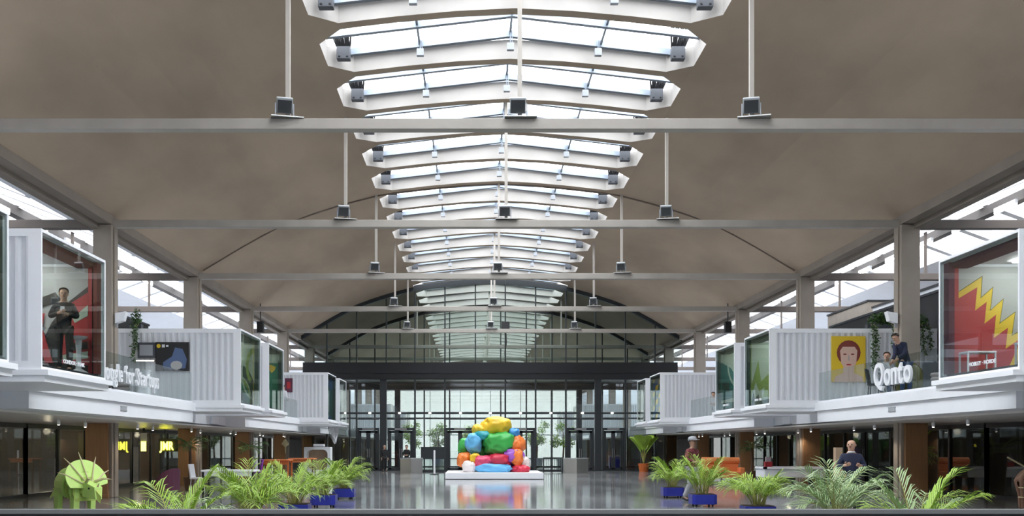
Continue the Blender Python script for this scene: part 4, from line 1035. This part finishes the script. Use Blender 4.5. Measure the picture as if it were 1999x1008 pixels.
basket('ribbed pinkish grey basket on the left near balcony',(-11.0,28.2,3.1)); basket('ribbed pinkish grey basket at the corner of the right near balcony',(10.95,25.65,3.1))
t=thing('pedestal','white slim pedestal standing below the dark screen on the left balcony','pedestal',(-11.6,32.2,3.1)); mb=MB(); mb.box(-.13,.13,-.13,.13,0,.95); mb.build('shaft',M['white'],t); mb=MB(); mb.box(-.16,.16,-.16,.16,.95,1.0); mb.build('top_plate',M['whitec'],t)
def flat(mb,x0,x1,z0,z1,y): mb.box(x0,x1,y-.012,y,z0,z1)
# pictures on the near sides of the meeting boxes
YW=33.8
t=thing('wall_screen','dark framed screen on the left corrugated wall','screen',(-12.05,YW-.06,4.62)); mb=MB(); mb.box(-.29,.29,-.04,.04,0,.52); mb.build('frame',M['dgrey'],t); mb=MB(); mb.box(-.22,.22,-.046,-.04,.08,.44); mb.build('display',M['grey'],t)
t=thing('shelf_light','short lit shelf below the dark screen on the left wall','light',(-12.05,YW-.11,4.5)); mb=MB(); mb.box(-.3,.3,-.1,.1,0,.03); mb.build('shelf_board',M['darkwood'],t); mb=MB(); mb.box(-.3,.3,-.11,-.1,0,.03); mb.build('light_strip',M['lamp'],t)
t=thing('poster','black poster with blue shape on the left corrugated wall','poster',(-11.2,YW-.02,4.18)); mb=MB(); mb.box(-.56,.56,-.02,.02,0,.98); mb.build('backing',M['black'],t)
mb=MB(); mb.prism([(.05,.05),(.45,.1),(.5,.4),(.35,.75),(.1,.8),(.0,.5),(-.3,.3),(-.3,.1)],lambda a,b,d:(a,d,b),-.026,-.02); mb.build('blue_shape',M['cobalt'],t)
mb=MB(); mb.prism([(.15+.2*math.cos(i*.52),.2+.15*math.sin(i*.52)) for i in range(12)],lambda a,b,d:(a,d,b),-.03,-.026); mb.build('grey_shape',M['muralgrey'],t)
mb=MB(); mb.lathe([(.07,0),(.07,.006)],12); mb.v=[(x-.45,-.021-z,.85+y) for x,y,z in mb.v]; mb.build('yellow_dot',M['yellow'],t)
mb=MB(); mb.box(-.34,-.24,-.025,-.02,.8,.9); mb.box(-.2,-.12,-.025,-.02,.82,.88); mb.build('white_mark',M['whitec'],t)
t=thing('poster','yellow poster of a stylised face with dark red hair on the right wall','poster',(11.55,YW-.02,3.82)); mb=MB(); mb.box(-.57,.57,-.02,.02,0,1.54); mb.build('backing',M['yellow'],t)
def ell(cx,cz,rx,rz,n=20,a0=0,a1=360): return [(cx+rx*math.cos(math.radians(a0+(a1-a0)*i/n)),cz+rz*math.sin(math.radians(a0+(a1-a0)*i/n))) for i in range(n+(a1-a0<360))]
def pp(poly,k,m,nm): mb=MB(); mb.prism(poly,lambda a,b,d:(a,d,b),-.02-.004*k,-.02-.004*(k-1)); mb.build(nm,M[m],t)
pp([(-.5,0),(-.45,.18),(-.18,.3),(-.18,.5),(.18,.5),(.18,.3),(.45,.18),(.5,0)],1,'peach','shoulders')
pp(ell(0,.98,.40,.42),2,'brick','hair'); pp([(-.29,1.05),(-.25,.62),(-.1,.42),(.1,.42),(.25,.62),(.29,1.05),(.2,1.18),(-.2,1.18)],3,'peach','face')
for sx in (-1,1): pp(ell(sx*.13,.93,.06,.025,10),4,'brick','eye')
pp([(-.03,.72),(.03,.72),(.015,.9),(-.015,.9)],4,'stripe','nose'); pp(ell(0,.58,.09,.025,10),4,'red','mouth')
t=thing('poster','dark red picture on the far left box wall beside the person in white','poster',(-11.0,53.78,4.55)); mb=MB(); mb.box(-.2,.2,-.02,.02,0,.75); mb.build('backing',M['plum'],t); mb=MB(); mb.box(-.1,.1,-.025,-.02,.2,.55); mb.build('red_shape',M['red'],t)
for s,nm in ((-1,'left'),(1,'right')):
    t=thing('wall_spotlight','white wedge spotlight on the second %s column'%nm,'light',(s*12.62,32.5,5.55)); mb=MB(); mb.prism([(0,.08),(.0,.4),(-.34,.46),(-.26,.16)],lambda a,b,d:(s*a*-1*-1 if s>0 else -a,d,b),-.13,.13); mb.build('housing',M['white'],t)
    mb=MB(); mb.box(-.05,.05,-.04,.04,-.04,.12); mb.build('bracket',M['mgrey'],t)
for s,nm,z in ((-1,'left',8.0),(1,'right',8.0)):
    t=thing('hanging_speaker','black loudspeaker under the %s roof edge beside the fourth column'%nm,'speaker',(s*12.45,53.5,z)); mb=MB(); mb.box(-.17,.17,-.17,.17,-.3,.3); mb.build('cabinet',M['black'],t,bevel=.02); mb=MB(); mb.tube([(0,0,.3),(0,0,1.27)],.03,8); mb.build('mount_pole',M['dark'],t)
t=thing('hanging_speaker','black square loudspeaker hung in front of the glass screen','speaker',(.98,65.95,9.32)); mb=MB(); mb.box(-.26,.26,-.2,.2,0,.52); mb.build('cabinet',M['black'],t,bevel=.02); mb=MB(); mb.tube([(0,0,.52),(0,0,3.52)],.012,6); mb.build('hanging_wire',M['dark'],t)
mb=MB(); mb.tube([(0,.1,0),(.04,.1,-.8),(-.03,.1,-1.5),(.02,.1,-2.2)],.05,7); mb.build('cable_loom',M['black'],t)

# ---------------------------------------------------------------- entrance furniture
def desk(label,x,y,w,m1,m2):
    t=thing('reception_desk',label,'desk',(x,y,0)); P=[(-w/2,-.1),(0,-.5),(w/2,-.1),(w/2,.5),(-w/2,.5)]
    mb=MB(); mb.prism(P,lambda a,b,d:(a,b,d),0,.88); mb.build('desk_body',M[m1],t); mb=MB(); mb.prism([(a*1.04,b*1.04) for a,b in P],lambda a,b,d:(a,b,d),.88,.93); mb.build('desk_top',M[m2],t)
desk('metal clad angular reception desk left of the coloured heap',-4.95,61.9,1.35,'steel','mgrey'); desk('metal clad angular reception desk right of the coloured heap',5.2,61.9,1.5,'steel','mgrey')
t=thing('stanchion','white queue post with dark round base left of the plinth','post',(-3.4,58.8,0)); mb=MB(); mb.lathe([(.26,0),(.26,.02),(.06,.05)],20); mb.build('base',M['black'],t); mb=MB(); mb.lathe([(.055,.05),(.055,1.4),(.03,1.42)],14); mb.build('post_tube',M['white'],t)
t=thing('glass_counter','glass counter with dark upper panel beside the left reception desk','counter',(-3.7,63.6,0)); mb=MB(); mb.box(-.75,.75,-.05,.05,.85,1.62); mb.build('dark_panel',M['dark'],t); mb=MB(); mb.box(-.72,.72,-.02,.02,.1,.85); mb.build('glass_front',M['g_clear'],t)
mb=MB(); mb.box(-.75,.75,-.1,.1,0,.1); mb.build('plinth_base',M['dark'],t)
t=thing('metal_barrier','dark low barrier of thin bars beside the right reception desk','barrier',(3.85,63,0)); mb=MB()
for i in range(9): mb.box(-.55+.13*i,-.53+.13*i,-.02,.02,.1,.9)
mb.build('bars',M['dark'],t); mb=MB(); mb.box(-.6,.6,-.04,.04,.9,.96); mb.box(-.6,.6,-.04,.04,.05,.11); mb.box(-.6,-.55,-.2,.2,0,.9); mb.box(.55,.6,-.2,.2,0,.9); mb.build('barrier_frame',M['dark'],t)
# blue cabinet in the lobby and kiosk frame
t=thing('blue_cabinet','small deep blue cabinet behind the glass at the right doors','cabinet',(8.75,70.5,0)); mb=MB(); mb.box(-.35,.35,-.2,.2,.12,.95); mb.build('cabinet_body',M['blue'],t); mb=MB(); mb.box(-.4,.4,-.24,.24,.95,1.0); mb.box(-.4,.4,-.24,.24,.06,.12); mb.build('cabinet_trim',M['white'],t)
for sx in (-1,1): mb=MB(); mb.box(sx*.3-.03,sx*.3+.03,-.15,.15,0,.06); mb.build('foot',M['dark'],t)
t=thing('white_kiosk','white kiosk with large rounded square opening under the far left box','kiosk',(-10.0,57.5,0))
W,H=1.5,1.62; c=.3
outer=[(-W/2,.0),(W/2,.0),(W/2,H),(-W/2,H)]
def rr(x0,x1,z0,z1,r,n=5):
    P=[]
    for cx,cz,a in ((x1-r,z0+r,-90),(x1-r,z1-r,0),(x0+r,z1-r,90),(x0+r,z0+r,180)):
        for i in range(n+1): th=math.radians(a+90*i/n); P.append((cx+r*math.cos(th),cz+r*math.sin(th)))
    return P
O=rr(-W/2,W/2,0,H,.06); I=rr(-W/2+.16,W/2-.16,.3,H-.16,.25); n=len(O); mb=MB()
for d0 in (0,):
    vs=[(a,-.4,b) for a,b in O]+[(a,-.4,b) for a,b in I]+[(a,.4,b) for a,b in O]+[(a,.4,b) for a,b in I]
    fs=[]
    for i in range(n):
        j=(i+1)%n; fs+=[(i,j,n+j,n+i),(2*n+j,2*n+i,3*n+i,3*n+j),(j,i,2*n+i,2*n+j),(n+i,n+j,3*n+j,3*n+i)]
    mb.add(vs,fs)
mb.build('kiosk_shell',M['white'],t); mb=MB(); mb.box(-.6,.6,.3,.34,.3,1.45); mb.build('inner_panel',M['beige'],t)
t=thing('white_case','small white case on top of the white kiosk','case',(-9.95,57.5,1.62)); mb=MB(); mb.box(-.3,.3,-.2,.2,0,.16); mb.build('case_body',M['white'],t,bevel=.02); mb=MB(); mb.box(-.42,.42,-.26,.26,-.0,.02); mb.build('tray',M['black'],t)
t=thing('hanging_banner','crumpled white sheet hanging under the far left meeting box','banner',(-9.55,60.0,2.825)); mb=MB()
P=[[(-.25,0,0),(.1,.05,0),(.4,0,0)],[(-.12,-.06,-.35),(.12,.08,-.3),(.36,-.05,-.4)],[(.0,.03,-.7),(.16,-.05,-.75),(.28,.04,-.7)],[(.1,0,-1.0),(.17,.04,-1.02),(.22,0,-1.0)]]
vs=sum(P,[]); vs2=[(a,b+.012,c_) for a,b,c_ in vs]; fs=[]
for j in range(3):
    for i in range(2): q=(j*3+i,j*3+i+1,j*3+i+4,j*3+i+3); fs.append(q); fs.append(tuple(12+k for k in q[::-1]))
mb.add(vs+vs2,fs); mb.build('sheet',M['whitec'],t); mb=MB(); mb.tube([(-.25,0,0),(-.15,0,-.5),(.1,0,-1.0)],.02,6); mb.build('hanging_pole',M['grey'],t)
# ---------------------------------------------------------------- furniture under the left mezzanine
def table(name,label,loc,w,d,h,m,leg='black',rz=0,bench=False):
    t=thing(name,label,'table',loc,rz); mb=MB(); mb.box(-w/2,w/2,-d/2,d/2,h-.06,h); mb.build('tabletop',M[m],t,bevel=.008)
    for sx in (-1,1):
        for sy in (-1,1): mb=MB(); mb.box(sx*(w/2-.06)-.03,sx*(w/2-.06)+.03,sy*(d/2-.06)-.03,sy*(d/2-.06)+.03,0,h-.06); mb.build('leg',M[leg],t)
    mb=MB(); mb.box(-w/2+.05,w/2-.05,-d/2+.06,-d/2+.09,h-.2,h-.06); mb.build('apron',M[m],t)
    return t
table('white_table','long white table behind the left palms',(-8.85,32.2,0),1.7,.8,.9,'white')
t=table('high_table','orange high table beside the purple chair',(-9.0,40.5,0),1.15,.9,1.12,'orange','orange'); table('high_table','orange and tan high table behind the timber column',(-9.1,47,0),1.2,.9,1.1,'orangef','darkwood')
chair('high_chair','purple chair standing left of the orange high table',(-9.45,38.6,0),math.radians(-70),'purple','purple',.42,.7,.45)
tub('round_armchair','plum round armchair in front of the left shop glass',(-11.6,34.6,0),math.radians(-120),'plum',.85,.9)
chair('white_chair','white curved chair in the left shop area behind the plum armchair',(-11.3,37.2,0),math.radians(80),'white','white',.42,.5,.5)
t=thing('bowl','small white bowl on the long white table','bowl',(-9.2,32.1,.9)); mb=MB(); mb.lathe([(.06,0),(.17,.07),(.16,.075),(.05,.02)],16); mb.build('bowl_body',M['white'],t,smooth=True); mb=MB(); mb.lathe([(.05,-.0),(.05,.005)],12); mb.build('foot_ring',M['white'],t)
t=thing('neon_sign','yellow glowing lettering in the dark left shop','sign',(-14.9,44.2,1.5),0); letters(t,'JMR',.52,.02,M['neon'],.62,.1,.012)
mb=MB(); mb.box(-.06,.95,.035,.06,-.08,.48); mb.build('backboard',M['black'],t)
mb=MB(); mb.box(.2,.24,.05,.09,.48,.9); mb.build('mount_bracket',M['black'],t)
t=thing('neon_box','narrow yellow glowing panel left of the glowing lettering','sign',(-14.75,41.3,1.45),0); mb=MB(); mb.box(0,.2,-.02,.02,0,.4); mb.build('lit_panel',M['neon'],t); mb=MB(); mb.box(-.03,.23,.0,.04,.4,.75); mb.build('upper_panel',M['muralgrey'],t)
mb=MB(); mb.box(.06,.14,.02,.05,.75,.95); mb.build('mount_bracket',M['black'],t)
t=thing('woven_lamp','pale woven tassel lamp hanging by the far left timber column','lamp',(-11.6,56.0,2.4)); mb=MB(); mb.tube([(0,0,0),(0,0,-.35)],.01,5); mb.build('hanging_cord',M['pale'],t); mb=MB(); mb.lathe([(.02,-.8),(.22,-.62),(.05,-.35)],12); mb.build('lamp_shade',M['pale'],t); mb=MB(); mb.tube([(0,0,-.8),(0,0,-1.15)],[.04,.02],6); mb.build('tassel',M['pale'],t)
# ---------------------------------------------------------------- furniture under the right mezzanine
t=thing('orange_sofa','orange sofa with rolled back against the right shop front','sofa',(10.3,46,0),0); mb=MB(); mb.box(-.8,.8,-.4,.4,.2,.5); mb.build('seat_base',M['orangef'],t,bevel=.04); mb=MB(); mb.tube([(-.85,.32,.98),(.85,.32,.98)],.17,14); mb.box(-.8,.8,.22,.42,.5,.95); mb.build('backrest_roll',M['orangef'],t)
for sx in (-1,1):
    mb=MB(); mb.box(sx*.85-.1,sx*.85+.1,-.4,.4,.2,.68); mb.build('armrest',M['orangef'],t,bevel=.03)
    for sy in (-1,1): mb=MB(); mb.box(sx*.75-.03,sx*.75+.03,sy*.33-.03,sy*.33+.03,0,.2); mb.build('leg',M['darkwood'],t)
t=thing('games_table','long games table with pale sides and blue red cloth top','table',(11.6,40.2,0),0)
mb=MB(); mb.box(-1.2,1.2,-.65,.65,.42,.76); mb.build('table_side',M['whitec'],t,bevel=.02)
mb=MB(); mb.box(-1.1,1.1,-.56,.56,.76,.79); mb.box(-1.1,-.3,-.56,.56,.79,.80); mb.k=1; mb.box(-.3,.2,-.56,.3,.79,.805); mb.k=2; mb.box(-.8,-.35,-.3,.4,.80,.81); mb.build('playing_cloth',[M['muralblue'],M['muralpale'],M['red']],t)
mb=MB(); mb.box(-1.25,1.25,-.7,-.57,.76,.84); mb.box(-1.25,1.25,.57,.7,.76,.84); mb.box(-1.25,-1.12,-.7,.7,.76,.84); mb.box(1.12,1.25,-.7,.7,.76,.84); mb.build('rim_cushion',M['white'],t)
for sx in (-1,1):
    for sy in (-1,1): mb=MB(); mb.prism([(-.09,0),(.09,0),(.12,.42),(-.12,.42)],lambda a,b,d:(sx*1.0+a,sy*.5+d,b),-.08,.08); mb.build('leg',M['dgrey'],t)
t=thing('red_lantern','small red box lantern standing on the games table','lantern',(10.75,40.3,.815)); mb=MB(); mb.box(-.14,.14,-.1,.1,0,.22); mb.build('lantern_body',M['red'],t); mb=MB(); mb.box(-.1,.1,-.07,.07,.22,.42); mb.build('lantern_top',M['stripe'],t)
t=thing('timber_pedestal','slim beige pedestal left of the man in navy','pedestal',(8.57,26.5,0)); mb=MB(); mb.box(-.09,.09,-.09,.09,.04,1.62); mb.build('shaft',M['beige'],t); mb=MB(); mb.box(-.18,.18,-.18,.18,0,.04); mb.build('base_plate',M['darkwood'],t)
# brown wooden animal at the right edge
t=thing('wooden_animal','brown wooden animal figure with pale bands cut by the right picture edge','figure',(12.8,25.2,0))
V=[(-.1,0,.95),(.35,0,.98),(.75,0,.98),(.95,-.02,1.2),(1.05,-.03,1.45),(1.3,-.03,1.38), (-.12,-.14,.8),(-.14,-.15,.42),(-.12,-.15,.06),(-.12,.14,.8),(-.05,.15,.42),(-.03,.15,.06),(.78,-.14,.78),(.78,-.15,.42),(.78,-.15,.06),(.7,.14,.78),(.7,.15,.42),(.7,.15,.06)]
E=[(0,1),(1,2),(2,3),(3,4),(4,5),(0,6),(6,7),(7,8),(0,9),(9,10),(10,11),(2,12),(12,13),(13,14),(2,15),(15,16),(16,17)]
RR_=[(.2,.22),(.22,.24),(.2,.23),(.11,.13),(.1,.11),(.05,.05)]+[.1,.055,.05]*4
mesh_obj(skinmesh(V,E,RR_,1),'body',M['animalwood'],t)
for z in (.62,.38):
    mb=MB(); mb.tube([(-.13+.1*math.cos(a),-.15+.1*math.sin(a),z) for a in [2*PI*i/12 for i in range(13)]],.014,5); mb.build('pale_band',M['pale'],t)
mb=MB(); mb.tube([(.1,-.1,1.05),(-.5,-.1,1.38)],.022,6); mb.build('pale_stick',M['pale'],t)
for v in (8,11,14,17):
    mb=MB(); x,y,z=V[v]; mb.lathe([(.06,-.06),(.06,-.03),(.05,.03)],10,(x,y,z)); mb.build('hoof',M['black'],t)
# ---------------------------------------------------------------- guard rail in the foreground
t=thing('guard_rail','grey flat top rail over a dark panel running across the foreground','railing',(.3,9.0,0)); mb=MB(); mb.box(-8,8,-.05,.05,1.045,1.088); mb.build('top_rail',M['railgrey'],t,bevel=.006); mb=MB(); mb.box(-8,8,-.015,.015,.1,1.045); mb.build('dark_panel',M['dark'],t)
for k in range(5): mb=MB(); mb.box(-8.0+4*k-.03,-8.0+4*k+.03,.016,.06,0,1.045); mb.build('post',M['grey'],t)
